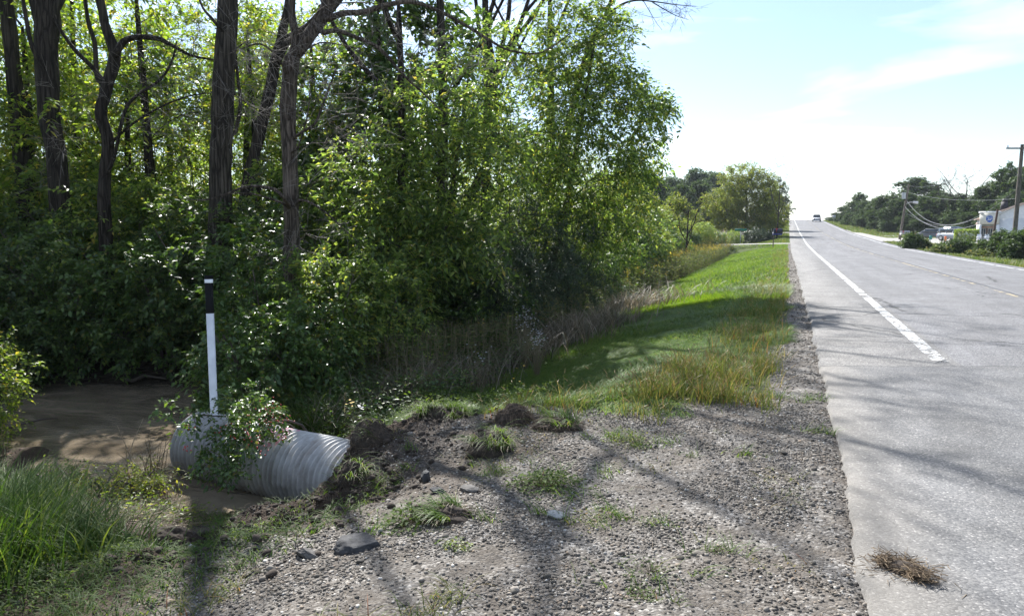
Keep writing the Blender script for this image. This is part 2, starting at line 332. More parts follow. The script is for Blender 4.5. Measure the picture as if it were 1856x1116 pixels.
# cracks : distorted voronoi edges and transverse joints
vd = N('ShaderNodeVectorMath', {0: P, 1: N('ShaderNodeVectorMath', {0: N('ShaderNodeTexNoise', {'Vector': P, 'Scale': 3.0, 'Detail': 5}).outputs['Color'], 1: (.5, .5, 0)}, operation='MULTIPLY').outputs[0]}, operation='ADD')
mpc = N('ShaderNodeMapping', {'Vector': vd.outputs[0], 'Scale': (.16, .42, 1)})
vcx = N('ShaderNodeTexVoronoi', {'Vector': mpc.outputs[0], 'Scale': 1.0}, feature='DISTANCE_TO_EDGE')
crk = N('ShaderNodeMapRange', {0: vcx.outputs['Distance'], 1: .003, 2: .008, 3: .85, 4: 0}).outputs[0]
crk = N('ShaderNodeMath', {0: crk, 1: pm}, operation='MULTIPLY').outputs[0]
c = mixc(N, crk, c, (.04, .038, .036, 1))
# patch seam, centre seam
sm1 = N('ShaderNodeMath', {0: N('ShaderNodeMath', {0: yy.outputs[0], 1: 9.15}, operation='SUBTRACT').outputs[0]}, operation='ABSOLUTE')
seam = N('ShaderNodeMapRange', {0: sm1.outputs[0], 1: .008, 2: .025, 3: .8, 4: 0}).outputs[0]
nsx = N('ShaderNodeMath', {0: sx.outputs[0], 1: N('ShaderNodeMath', {0: N('ShaderNodeTexNoise', {'Vector': P, 'Scale': .9, 'Detail': 4}).outputs['Fac'], 1: .14}, operation='MULTIPLY').outputs[0]}, operation='ADD')
s2 = N('ShaderNodeMath', {0: N('ShaderNodeMath', {0: nsx.outputs[0], 1: 5.27}, operation='SUBTRACT').outputs[0]}, operation='ABSOLUTE')
seam2 = N('ShaderNodeMapRange', {0: s2.outputs[0], 1: .035, 2: .06, 3: .8, 4: 0}).outputs[0]
c = mixc(N, seam, c, (.05, .05, .05, 1)); c = mixc(N, seam2, c, (.05, .052, .058, 1))
hb = N('ShaderNodeMath', {0: n2.outputs['Fac'], 1: v1.outputs['Distance']}, operation='SUBTRACT')
bp = N('ShaderNodeBump', {'Height': hb.outputs[0], 'Strength': .45, 'Distance': .006})
M_asph = fin(N('ShaderNodeBsdfPrincipled', {'Base Color': c, 'Roughness': .82, 'Specular IOR Level': .35, 'Normal': bp.outputs[0]}).outputs[0])
ys = axis([(-12, 2, .5), (2, 14, .04), (14, 40, .25), (40, 150, 1), (150, 500, 4)])
Vr, Fr = strip('road', edge, lambda y: y * 0 + 9.35, ys, 0, M_asph, 9)
# broken thickness at the left edge
k = len(ys); low = Vr.reshape(k, 9, 3)[:, 0].copy(); low[:, 2] -= .06; low[:, 0] -= .03
a = np.arange(k - 1); Fe = np.stack([a * 9, (a + 1) * 9, len(Vr) + a + 1, len(Vr) + a], 1)
road = mesh('road', np.vstack([Vr, low]), [np.vstack([Fr, Fe])], M_asph); tag(road, kind='structure')
# parking lot and driveways
m_lot = plain('worn_lot', (.30, .285, .26), .85, noise=.2, nscale=3, bump=.3)
def pave(name, x0, x1, y0, y1, nx_, ny_, dz):
    xs = np.linspace(x0, x1, nx_); ys_ = np.linspace(y0, y1, ny_); XX, YY = np.meshgrid(xs, ys_, indexing='ij')
    YY = YY + .25 * fbm(XX * .5, YY * .3, 2, 8)
    ZZ = TZ(XX, YY, False) + dz; V = np.stack([XX, YY, ZZ], -1).reshape(-1, 3)
    i = np.arange(nx_ - 1)[:, None] * ny_; j = np.arange(ny_ - 1)[None]
    o = mesh(name, V, [np.stack([i + j, i + ny_ + j, i + ny_ + j + 1, i + j + 1], -1).reshape(-1, 4)], m_lot); tag(o, kind='structure'); return o
pave('parking_lot', 9.36, 42, 86.5, 137, 40, 40, .055)
pave('driveway', -14, .30, 74.2, 76.8, 20, 8, .06); pave('driveway', -14, .30, 119.5, 122.6, 20, 8, .06)
# painted lines
def linemat(name, colr, wear):
    m, N, fin = nodes(name); tc = N('ShaderNodeTexCoord'); P = tc.outputs['Object']
    n = N('ShaderNodeTexNoise', {'Vector': P, 'Scale': 2.2, 'Detail': 9, 'Roughness': .75, 'Distortion': .5})
    mp = N('ShaderNodeMapping', {'Vector': P, 'Scale': (2.0, 5.0, 1)})
    cr = N('ShaderNodeTexVoronoi', {'Vector': N('ShaderNodeVectorMath', {0: mp.outputs[0], 1: n.outputs['Color']}, operation='ADD').outputs[0], 'Scale': .55}, feature='DISTANCE_TO_EDGE')
    n6 = N('ShaderNodeTexNoise', {'Vector': P, 'Scale': 7, 'Detail': 8, 'Roughness': .8, 'Distortion': .8}); sy = N('ShaderNodeSeparateXYZ', {0: P})
    th6 = N('ShaderNodeMapRange', {0: sy.outputs[1], 1: 9.6, 2: 17, 3: .52, 4: .38}).outputs[0]
    chip = N('ShaderNodeMath', {0: n6.outputs['Fac'], 1: th6}, operation='GREATER_THAN').outputs[0]
    c1 = N('ShaderNodeMath', {0: N('ShaderNodeMapRange', {0: cr.outputs['Distance'], 1: .01, 2: .03}).outputs[0], 1: chip}, operation='MULTIPLY').outputs[0]
    n3 = N('ShaderNodeTexNoise', {'Vector': P, 'Scale': 1.3, 'Detail': 7, 'Roughness': .7})
    w = N('ShaderNodeMapRange', {0: n3.outputs['Fac'], 1: wear, 2: wear + .03}).outputs[0]
    f = N('ShaderNodeMath', {0: c1, 1: w}, operation='MULTIPLY').outputs[0]
    c = ramp(N, n.outputs['Fac'], [(.3, [v * .8 for v in colr]), (.6, colr)])
    p = N('ShaderNodeBsdfPrincipled', {'Base Color': c, 'Roughness': .6}); tr = N('ShaderNodeBsdfTransparent')
    return fin(N('ShaderNodeMixShader', {0: f, 1: tr.outputs[0], 2: p.outputs[0]}).outputs[0])
M_wl = linemat('worn_white_paint', (.58, .58, .565), .43); M_yl = linemat('worn_yellow_paint', (.40, .33, .20), .50)
ysl = axis([(9.72, 16, .08), (16, 60, .5), (60, 150, 1.5), (150, 500, 4)])
def line(name, x, w, ys, mat):
    V, F = strip(name, lambda y: x + .012 * fbm(y * 2, y * 0, 2, 5) + y * 0, lambda y: x + w + .012 * fbm(y * 2, y * 0 + 7, 2, 5), ys, .004, mat)
    V = V.copy(); V[1::2, 1] -= np.where(V[1::2, 1] < 9.8, -.35, 0)  # ragged end follows the patch seam
    return tag(mesh(name, V, [F], mat), kind='structure')
line('edge_line', 1.72, .17, ysl, M_wl); line('edge_line', 8.62, .14, axis([(-5, 60, .5), (60, 500, 3)]), M_wl)
ysy = axis([(14, 60, .5), (60, 500, 3)])
line('centre_line', 5.0, .1, ysy, M_yl)

# ------------------------------------------------------------------ water
m, N, fin = nodes('muddy_water'); tc = N('ShaderNodeTexCoord'); P = tc.outputs['Object']
mp = N('ShaderNodeMapping', {'Vector': P, 'Rotation': (0, 0, R(-20)), 'Scale': (.8, 1.7, 1)})
n1 = N('ShaderNodeTexNoise', {'Vector': mp.outputs[0], 'Scale': 1.3, 'Detail': 4, 'Distortion': 1.0}); n2 = N('ShaderNodeTexNoise', {'Vector': mp.outputs[0], 'Scale': 13, 'Detail': 3, 'Distortion': .6}); n3 = N('ShaderNodeTexNoise', {'Vector': P, 'Scale': .7, 'Detail': 2})
c = ramp(N, n1.outputs['Fac'], [(.3, (.115, .09, .062)), (.7, (.27, .22, .16))])
gl = N('ShaderNodeMapRange', {0: n3.outputs['Fac'], 1: .44, 2: .6, 3: .12, 4: 1.0}).outputs[0]
h = N('ShaderNodeMath', {0: N('ShaderNodeMath', {0: n2.outputs['Fac'], 1: gl}, operation='MULTIPLY').outputs[0], 1: N('ShaderNodeMath', {0: n1.outputs['Fac'], 1: 1.2}, operation='MULTIPLY').outputs[0]}, operation='ADD')
bp = N('ShaderNodeBump', {'Height': h.outputs[0], 'Strength': 1.0, 'Distance': .028})
M_water = fin(N('ShaderNodeBsdfPrincipled', {'Base Color': c, 'Roughness': .03, 'IOR': 1.5, 'Specular IOR Level': .7, 'Normal': bp.outputs[0]}).outputs[0])
wx = np.linspace(-26, -4.2, 200); wy = np.linspace(3.2, 11.5, 90); XX, YY = np.meshgrid(wx, wy, indexing='ij')
ZZ = -1.2 + .012 * fbm(XX * 1.2, YY * 2.4, 3, 2); i = np.arange(199)[:, None] * 90; j = np.arange(89)[None]
water = mesh('water', np.stack([XX, YY, ZZ], -1).reshape(-1, 3), [np.stack([i + j, i + 90 + j, i + 91 + j, i + j + 1], -1).reshape(-1, 4)], M_water, smooth=True); tag(water, kind='structure')
# ------------------------------------------------------------------ plant builders
class Skel:
    def __init__(s): s.p = []; s.par = []; s.rmin = []; s.fix = set()
    def poly(s, pts, radii, start=-1, sub=4, wob=.0):
        pts = np.asarray(pts, float); rad = np.broadcast_to(np.asarray(radii, float), (len(pts),))
        n = (len(pts) - 1) * sub + 1; u = np.linspace(0, len(pts) - 1, n)
        # catmull-rom
        i = np.clip(np.floor(u).astype(int), 0, len(pts) - 2); t = (u - i)[:, None]
        g = lambda k: pts[np.clip(k, 0, len(pts) - 1)]
        a, b, c, d = g(i - 1), g(i), g(i + 1), g(i + 2)
        q = .5 * (2 * b + (c - a) * t + (2 * a - 5 * b + 4 * c - d) * t ** 2 + (3 * b - a - 3 * c + d) * t ** 3)
        r = np.interp(u, np.arange(len(pts)), rad); first = len(s.p); last = start
        if wob: q[1:-1] += wob * rng.normal(size=(n - 2, 3))
        for k in range(n):
            if k == 0 and start >= 0: continue
            s.p.append(q[k]); s.par.append(last); s.rmin.append(r[k]); last = len(s.p) - 1; s.fix.add(last)
        return first, last
    def near(s, pt):
        return int(np.argmin(np.linalg.norm(np.array(s.p) - np.asarray(pt), axis=1)))
    def attach(s, T, seg=.35, wob=.12, up=.15, tip=.004, down_pen=.6):
        T = np.asarray(T, float); P = np.zeros((len(s.p) + len(T) * 40, 3)); n = len(s.p); P[:n] = s.p
        order = np.argsort(np.min(np.linalg.norm(T[:, None] - P[None, :n:max(1, n // 200)], axis=2), axis=1)); ends = np.zeros(len(T), int)
        for q in order:
            t = T[q]; d = np.linalg.norm(P[:n] - t, axis=1); cost = d * (1 + down_pen * (P[:n, 2] > t[2] - .1 * d))
            j = int(np.argmin(cost)); L = d[j]; m = min(30, max(1, int(L / seg))); a = P[j].copy(); last = j; w = rng.normal(size=3) * wob * L
            for k in range(1, m + 1):
                f = k / m; p = a * (1 - f) + t * f; h = math.sin(math.pi * f); p[2] += up * L * h; p += w * h * .5 + (rng.normal(size=3) * .03 * L if k < m else 0)
                P[n] = p; s.p.append(p); s.par.append(last); s.rmin.append(tip); last = n; n += 1
            ends[q] = last
        return ends
    def radii(s, e=2.4):
        n = len(s.p); acc = np.zeros(n); r = np.zeros(n)
        for k in range(n - 1, -1, -1):
            r[k] = s.rmin[k] if k in s.fix else max(acc[k] ** (1 / e), s.rmin[k])
            if s.par[k] >= 0: acc[s.par[k]] += r[k] ** e
        s.r = r; return r
    def build(s, name, mat, parent, cap=None, kmax=10, rough=0.0, rmax=None):
        r = s.radii() if not hasattr(s, 'r') else s.r
        if rmax: r = np.minimum(r, rmax)
        n = len(s.p); kids = [[] for _ in range(n)]
        for k in range(n):
            if s.par[k] >= 0: kids[s.par[k]].append(k)
        mb = MB(); st = [(k, -1) for k in range(n) if s.par[k] < 0]
        while st:
            k, pr = st.pop(); ch = [k] if pr < 0 else [pr, k]; rr = [r[k]] if pr < 0 else [min(r[pr], r[k] * 1.25), r[k]]
            while kids[k]:
                b = max(kids[k], key=lambda q: r[q])
                for q in kids[k]:
                    if q != b: st.append((q, k))
                k = b; ch.append(k); rr.append(r[k])
            if len(ch) < 2: continue
            m = rr[min(1, len(rr) - 1)]; kk = kmax if m > .05 else (6 if m > .018 else (4 if m > .007 else 3))
            P = np.array([s.p[q] for q in ch]); Vt, Ft = tube(P, rr, kk, rough if m > .05 else 0); mb.add(Vt, Ft)
        return mb.build(name, mat, parent, smooth=True)
def leaves(P, D, L, W, droop=.15, fold=.12, flat=.5):
    n = len(P); D = unit(D); L = np.broadcast_to(L, (n,))[:, None]; Wd = np.broadcast_to(W, (n,))[:, None]
    nr = rng.normal(size=(n, 3)) * (1 - flat) + np.array([0, 0, 1.]) * flat * 2
    S = unit(np.cross(D, nr)); Nn = np.cross(S, D)
    v0 = P; v1 = P + D * L * .42 + S * Wd * .5 + Nn * Wd * fold; v3 = P + D * L * .42 - S * Wd * .5 + Nn * Wd * fold
    v2 = P + D * L; v2 = v2 - np.array([0, 0, 1.]) * (droop * L)
    V = np.stack([v0, v1, v2, v3], 1).reshape(-1, 3); i = np.arange(n)[:, None] * 4
    return V, np.concatenate([i + [[0, 1, 2]], i + [[0, 2, 3]]])
def sprays(C, out, ntw, L, nl, ll, lw, spread=.8, droop=.25, twig_r=.003, dens=1.0, flat=.5):
    "C (n,3) twig bases, out (n,3) rough direction -> leaf mesh arrays, twig polylines"
    n = len(C); out = unit(out)
    d = unit(out[:, None] + spread * rng.normal(size=(n, ntw, 3))); Lt = L * (.5 + .8 * rng.random((n, ntw, 1)))
    B = np.repeat(C[:, None], ntw, 1) + .12 * L * rng.normal(size=(n, ntw, 3))
    u = (np.arange(nl) + .6) / nl; u = u[None, None, :, None]
    q = B[:, :, None] + d[:, :, None] * Lt[:, :, None] * u; q[..., 2] -= (droop * Lt * (u[..., 0]) ** 2)[..., :] if False else (droop * Lt * u[..., 0] ** 2)
    sgn = np.where(np.arange(nl) % 2, 1, -1)[None, None, :, None]
    side = unit(np.cross(d, np.array([0, 0, 1.]) + .3 * rng.normal(size=d.shape)))[:, :, None]
    ld = unit(d[:, :, None] * .6 + side * sgn * .8 + .35 * rng.normal(size=q.shape) + np.array([0, 0, -.25]))
    q = q.reshape(-1, 3); ld = ld.reshape(-1, 3)
    if dens < 1: k = rng.random(len(q)) < dens; q = q[k]; ld = ld[k]
    s = .65 + .7 * rng.random(len(q))
    V, F = leaves(q, ld, ll * s, lw * s, flat=flat)
    tw = (B.reshape(-1, 3), (B + d * Lt - np.array([0, 0, 1.]) * droop * Lt * .9).reshape(-1, 3))
    return V, F, tw
def stick(A, B, r, k=3):
    "many thin straight sticks"
    n = len(A); T = unit(B - A); S = unit(np.cross(T, np.array([.31, .2, .93]))); U = np.cross(T, S); r = np.broadcast_to(r, (n,))[:, None]
    V = []
    for base, rr in ((A, r), (B, r * .45)):
        for q in range(k):
            a = 2 * math.pi * q / k; V.append(base + rr * (math.cos(a) * S + math.sin(a) * U))
    V = np.stack(V, 1).reshape(-1, 3); i = np.arange(n)[:, None] * (2 * k)
    return V, np.concatenate([i + [[q, (q + 1) % k, k + (q + 1) % k, k + q]] for q in range(k)])
def ell(c, r, n, shell=.55, lumps=0):
    "points in an ellipsoid, thicker toward the shell"
    d = unit(rng.normal(size=(n, 3))); rad = (shell + (1 - shell) * rng.random((n, 1))) ** .8
    m = rng.random((n, 1)) < .25; rad = np.where(m, rng.random((n, 1)), rad)
    return np.asarray(c) + d * rad * np.asarray(r, float)
def tree(name, label, cat, base, limbs, crowns, leafm, barkm, group=None, lf=(.075, .032), ntw=7, nl=9, L=.45, dens=1.0, bare=False, tipr=.004, wob=None, twigs=True, dead=None, spread=.8, kmax=10, rough=.06, leafname='crown', seg=.4, trunkname='trunk', up=.12, rmax=None, droop=.25, flat=.5):
    """limbs: [(points, radii, start point or None)] in world coords; crowns: [(centre, radii, n clusters)]"""
    base = np.asarray(base, float); root = empty(name, base); tag(root, label, cat, group)
    s = Skel()
    for pts, rad, st in limbs:
        pts = np.asarray(pts, float) - base
        s.poly(pts, rad, -1 if st is None else s.near(np.asarray(st) - base))
    T = np.concatenate([ell(np.asarray(c) - base, r, n) for c, r, n in crowns]) if crowns else np.zeros((0, 3))
    T = T[T[:, 2] > .15] if len(T) else T
    if len(T):
        ends = s.attach(T, seg=seg, tip=tipr, up=up if not bare else .0, wob=wob if wob is not None else (.05 if bare else .12)); P = np.array(s.p); E = P[ends]
        mid = np.array([np.mean([np.asarray(c) - base for c, r, n in crowns], axis=0)])
        out = E - P[np.maximum(np.array(s.par)[ends], 0)] + .25 * unit(E - mid) + .2 * rng.normal(size=E.shape)
        if bare:
            V, F, tw = sprays(E, out, ntw, L, 1, .01, .01, spread=spread, droop=0)
            A, B = tw; Mx = (A + B) / 2 + .06 * L * rng.normal(size=A.shape)
            A2 = np.concatenate([A, Mx, Mx]); B2 = np.concatenate([Mx, B, Mx + (B - A) * .5 + .3 * L * rng.normal(size=A.shape) * .6])
            V, F = stick(A2, B2, tipr * .75); mesh('twigs', V, [F], barkm, root)
        else:
            V, F, tw = sprays(E, out, ntw, L, nl, lf[0], lf[1], spread=spread, dens=dens, droop=droop, flat=flat)
            mesh(leafname, V, [F], leafm, root)
            if twigs: Vt, Ft = stick(tw[0], tw[1], tipr * .6); mesh('twigs', Vt, [Ft], barkm, root)
    if dead:
        s.p, s.par, s.rmin = list(s.p), list(s.par), list(s.rmin); T = np.concatenate([ell(np.asarray(c) - base, r, n, .2) for c, r, n in dead])
        ends = s.attach(T, seg=.22, tip=.0045, up=.05, wob=.22); P = np.array(s.p); E = P[ends]; out = E - P[np.array(s.par)[ends]]
        V, F, tw = sprays(E, out, 4, .55, 1, .01, .01, spread=.9, droop=.1); A, B = tw; Mx = (A + B) / 2 + .04 * rng.normal(size=A.shape)
        V, F = stick(np.concatenate([A, Mx, Mx]), np.concatenate([Mx, B, Mx + .5 * (B - A) + .13 * rng.normal(size=A.shape)]), .0036); mesh('dead_twigs', V, [F], M_dead, root)
    s.build(trunkname, barkm, root, kmax=kmax, rough=rough, rmax=rmax)
    return root
def copy_tree(o, loc, rz=0, sc=1.0, label=None, group=None):
    c = o.copy(); SC.collection.objects.link(c); c.location = loc; c.rotation_euler = (0, 0, rz); c.scale = (sc, sc, sc) if np.isscalar(sc) else sc
    if label: c['label'] = label
    if group: c['group'] = group
    for ch in list(o.children):
        d = ch.copy(); SC.collection.objects.link(d); d.parent = c
    return c
def blades(P, h, w, lean, bend, nseg=3, dirv=None, spread=1.0, tipw=.08):
    "grass blades: lean = initial tilt, bend = extra curl over the length"
    n = len(P); h = np.broadcast_to(h, (n,)); w = np.broadcast_to(w, (n,)); lean = np.broadcast_to(lean, (n,)); bend = np.broadcast_to(bend, (n,))
    a = rng.random(n) * 2 * np.pi; D = np.stack([np.cos(a), np.sin(a), a * 0], 1)
    if dirv is not None: D = unit(np.asarray(dirv) + spread * D); D[:, 2] = 0; D = unit(D)
    S = np.stack([-D[:, 1], D[:, 0], D[:, 0] * 0], 1); S = unit(S + .5 * D * rng.normal(size=(n, 1)))
    rows = []; p = np.array(P, float)
    for k in range(nseg + 1):
        f = k / nseg; wd = (w * (1 - f ** 1.6) + w * tipw)[:, None] * .5
        rows += [p - S * wd, p + S * wd]
        th = lean + bend * (f + .5 / nseg); p = p + (h / nseg)[:, None] * (np.sin(th)[:, None] * D + np.cos(th)[:, None] * np.array([0, 0, 1.]))
    V = np.stack(rows, 1).reshape(-1, 3); i = np.arange(n)[:, None] * (2 * nseg + 2)
    F = np.concatenate([i + [[2 * k, 2 * k + 1, 2 * k + 3, 2 * k + 2]] for k in range(nseg)])
    return V, F
def scatter(n, x0, x1, y0, y1): return np.stack([x0 + (x1 - x0) * rng.random(n), y0 + (y1 - y0) * rng.random(n)], 1)
def drop(xy, dz=-.01): return np.column_stack([xy, TZ(xy[:, 0], xy[:, 1]) + dz])
def cat2(parts):
    Vs = []; Fs = {}; n = 0
    for V, F in parts:
        Vs.append(V); Fs.setdefault(F.shape[1], []).append(F + n); n += len(V)
    return np.vstack(Vs), [np.concatenate(f) for f in Fs.values()]

# leaf and bark materials
G_mid = [(0, (.04, .075, .022)), (.35, (.105, .165, .045)), (.7, (.20, .265, .07)), (.95, (.30, .34, .09)), (1, (.45, .34, .08))]
M_leaf = leafmat('leaf_green', G_mid, .53, tint=(1.75, 1.85, .9))
M_weed = leafmat('weed_leaf', [(0, (.04, .07, .02)), (.6, (.08, .125, .035)), (1, (.14, .19, .06))], .45, rough=.65, spec=.15)
M_leafY = leafmat('leaf_yellow_green', [(0, (.09, .15, .03)), (.5, (.16, .22, .045)), (.85, (.23, .28, .06)), (1, (.38, .30, .07))], .6, tint=(1.7, 1.8, .65))
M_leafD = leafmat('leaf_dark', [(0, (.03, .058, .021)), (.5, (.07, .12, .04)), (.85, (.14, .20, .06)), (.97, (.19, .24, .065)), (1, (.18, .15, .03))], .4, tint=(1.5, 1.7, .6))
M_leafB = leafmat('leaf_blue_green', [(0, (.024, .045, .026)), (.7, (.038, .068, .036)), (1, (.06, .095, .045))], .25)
M_leafW = leafmat('leaf_waxy', [(0, (.04, .085, .025)), (.6, (.085, .15, .042)), (.95, (.15, .22, .06)), (1, (.2, .16, .03))], .4, rough=.34, spec=.5)
M_leafF = leafmat('leaf_far', [(0, (.028, .052, .024)), (.6, (.055, .092, .036)), (1, (.10, .14, .05))], .35, tint=(1.3, 1.35, .6), rough=.6, spec=.2)
M_leafO = leafmat('leaf_olive', [(0, (.09, .13, .03)), (.6, (.17, .215, .05)), (1, (.30, .27, .07))], .52, tint=(1.6, 1.65, .6), spec=.25)
M_grass = leafmat('grass_green', [(0, (.055, .115, .02)), (.6, (.115, .20, .034)), (.93, (.17, .25, .05)), (1, (.26, .22, .08))], .5, tint=(1.45, 1.4, .5), rough=.5, spec=.3)
M_grassD = leafmat('grass_lush', [(0, (.035, .075, .016)), (.6, (.065, .125, .026)), (1, (.14, .18, .05))], .48, tint=(1.45, 1.4, .5), rough=.6, spec=.2)
M_grassY = leafmat('grass_seed_yellow', [(0, (.07, .12, .03)), (.45, (.13, .17, .04)), (.75, (.22, .22, .075)), (.93, (.32, .25, .11)), (1, (.28, .09, .05))], .45, tint=(1.25, 1.15, .7), rough=.6, spec=.15)
M_straw = leafmat('straw', [(0, (.16, .12, .075)), (.5, (.27, .21, .14)), (1, (.42, .35, .25))], .3, tint=(1.1, 1, .8), rough=.6)
M_weedT = leafmat('weed_tall', [(0, (.05, .075, .028)), (.6, (.10, .135, .05)), (.9, (.17, .19, .075)), (1, (.26, .21, .11))], .4, tint=(1.4, 1.4, .7), spec=.2, rough=.6)
M_sedge = leafmat('dry_sedge', [(0, (.06, .075, .035)), (.45, (.16, .13, .09)), (.8, (.27, .22, .16)), (1, (.36, .31, .24))], .3, tint=(1.1, 1, .8), rough=.55)
M_bark = barkmat('bark_grey', (.028, .022, .017), (.12, .10, .082))
M_barkD = barkmat('bark_dark', (.016, .012, .010), (.075, .060, .048))
M_barkP = barkmat('bark_bare_wood', (.045, .034, .027), (.21, .165, .135), 20)
M_twig = plain('twig', (.10, .08, .065), .8)
M_dead = plain('dead_twig', (.20, .175, .155), .8)
M_stem = plain('stem', (.16, .13, .07), .7)
# ------------------------------------------------------------------ the wood left of the creek
def tp(l, d): return [at(a, b, dist=dd if dd else d) for a, b, dd in [(q + (None,))[:3] for q in l]]
def down(p, z=None):
    p = np.array(p, float); p[2] = TZ1(p[0], p[1]) - .15 if z is None else z; return p
def trunk_tree(name, label, px, d, radii, crowns, leafm, barkm, extra=(), **k):
    pts = tp(px, d); pts = [down(pts[0])] + pts
    return tree(name, label, 'tree', down(pts[0]), [(pts, radii, None)] + list(extra), crowns, leafm, barkm, **k)
def up(p, dx=0, dy=0, dz=0): return np.asarray(p) + (dx, dy, dz)
# T1 far left, T2 stout, both dark
p = at(0, -60, dist=19)
trunk_tree('shade_tree', 'dark straight tree trunk at the far left edge of the wood', [(48, 400), (35, 250), (18, 60), (6, -80), (0, -330)], 19, [0.20, 0.165, 0.15, 0.145, 0.12, 0.075],
    [(up(p, 0, 0, 3.6), (3, 3, 2.2), 50)], M_leaf, M_barkD, lf=(.10, .05), ntw=6, nl=8, L=.6)
p = at(85, -60, dist=17)
trunk_tree('shade_tree', 'stout dark trunk splitting into two limbs near the top left corner', [(112, 400), (103, 300), (88, 180), (86, 40), (112, -60), (120, -260)], 17, [0.235, 0.195, 0.18, 0.19, 0.21, 0.15, 0.09],
    [(up(p, -.5, .5, 3.8), (3, 3, 2), 40)], M_leaf, M_barkD, extra=[(tp([(86, 60), (66, -20), (40, -160)], 17), [.2, .16, .1], at(87, 60, dist=17)), (tp([(88, 130), (60, 90), (45, 20), (30, -80)], 16.8), [.05, .04, .035, .02], at(88, 130, dist=17))],
    lf=(.10, .05), ntw=6, nl=8, L=.6)
# T3 crooked
T3 = [(192, 450), (189, 330), (196, 260), (183, 205), (196, 150), (208, 100), (192, 50), (180, -10), (165, -110), (168, -260)]
q = at(208, 100, dist=15.5)
trunk_tree('crooked_tree', 'crooked dark trunk with a long limb arching to the right', T3, 15.5, [0.136, 0.120, 0.108, 0.104, 0.104, 0.100, 0.104, 0.080, 0.072, 0.056, 0.032],
    [(at(215, -200, dist=15.5), (2.2, 2.2, 1.2), 26)], M_leaf, M_barkD,
    extra=[(tp([(208, 105), (222, 78), (245, 68), (285, 70), (310, 82), (350, 102), (400, 110)], 15.3), [.07, .06, .05, .045, .035, .025, .012], at(207, 105, dist=15.5)),
           (tp([(186, 145), (165, 120), (135, 90), (110, 55), (95, 20)], 15.6), [.045, .04, .035, .028, .02], at(192, 150, dist=15.5)),
           (tp([(192, 155), (176, 140), (172, 80), (160, 40), (150, -30)], 15.8), [.05, .045, .04, .035, .03], at(192, 160, dist=15.5)),
           (tp([(205, 300), (225, 205), (250, 172), (290, 145), (312, 110), (320, 75)], 15.2), [.03, .03, .028, .025, .02, .012], at(192, 320, dist=15.5)),
           (tp([(200, 260), (240, 225), (290, 195), (340, 175), (390, 168)], 15.3), [.025, .022, .02, .015, .008], at(194, 270, dist=15.5))],
    lf=(.09, .045), ntw=6, nl=8, L=.5, dead=[(at(290, 180, dist=15.3), (1.5, 1.0, 1.5), 34), (at(130, 230, dist=15.8), (1.0, 1, 1.4), 10), (at(330, 90, dist=15.3), (1.2, .8, .8), 20)])
# T4 straight; lower leaf pad, above the frame, added to break up its shadow
trunk_tree('ash_tree', 'tall straight grey trunk behind the white marker post', [(402, 500), (400, 330), (402, 240), (408, 120), (414, -20), (420, -200), (425, -420)], 14.3, [0.223, 0.205, 0.200, 0.195, 0.186, 0.172, 0.140, 0.074],
    [(at(440, -560, dist=14.3), (1.6, 1.6, 1.6), 18), (at(380, -190, dist=14.3), (1.7, 1.7, .8), 20)], M_leaf, M_bark, dead=[(at(440, 170, dist=14.2), (1.0, .8, 1.6), 22), (at(360, 200, dist=14.2), (.9, .8, 1.6), 16), (at(470, 60, dist=14.2), (1.2, .8, .9), 14)], extra=[(tp([(405, 60), (385, 35), (368, 15), (355, -20)], 14.1), [.03, .028, .02, .015], at(410, 60, dist=14.3)),
    (tp([(425, 250), (436, 190), (432, 150), (426, 90)], 14.6), [.04, .035, .03, .02], at(405, 260, dist=14.3))], lf=(.10, .045), ntw=5, nl=6, L=.6)
# T5 leaning
trunk_tree('leaning_tree', 'slim dark trunk leaning right between the straight trunk and the forked one', [(440, 430), (447, 350), (468, 250), (488, 170), (500, 110), (512, 60), (530, -40), (545, -160)], 16.3, [0.164, 0.139, 0.131, 0.123, 0.119, 0.115, 0.090, 0.066, 0.041],
    [(at(560, -260, dist=16.3), (1.8, 1.8, 1.4), 18)], M_leaf, M_barkD, extra=[(tp([(498, 120), (520, 75), (560, 48), (600, 20), (640, -30)], 16.1), [.1, .09, .08, .06, .04], at(500, 110, dist=16.3))], lf=(.09, .045), ntw=5, nl=7, L=.5)
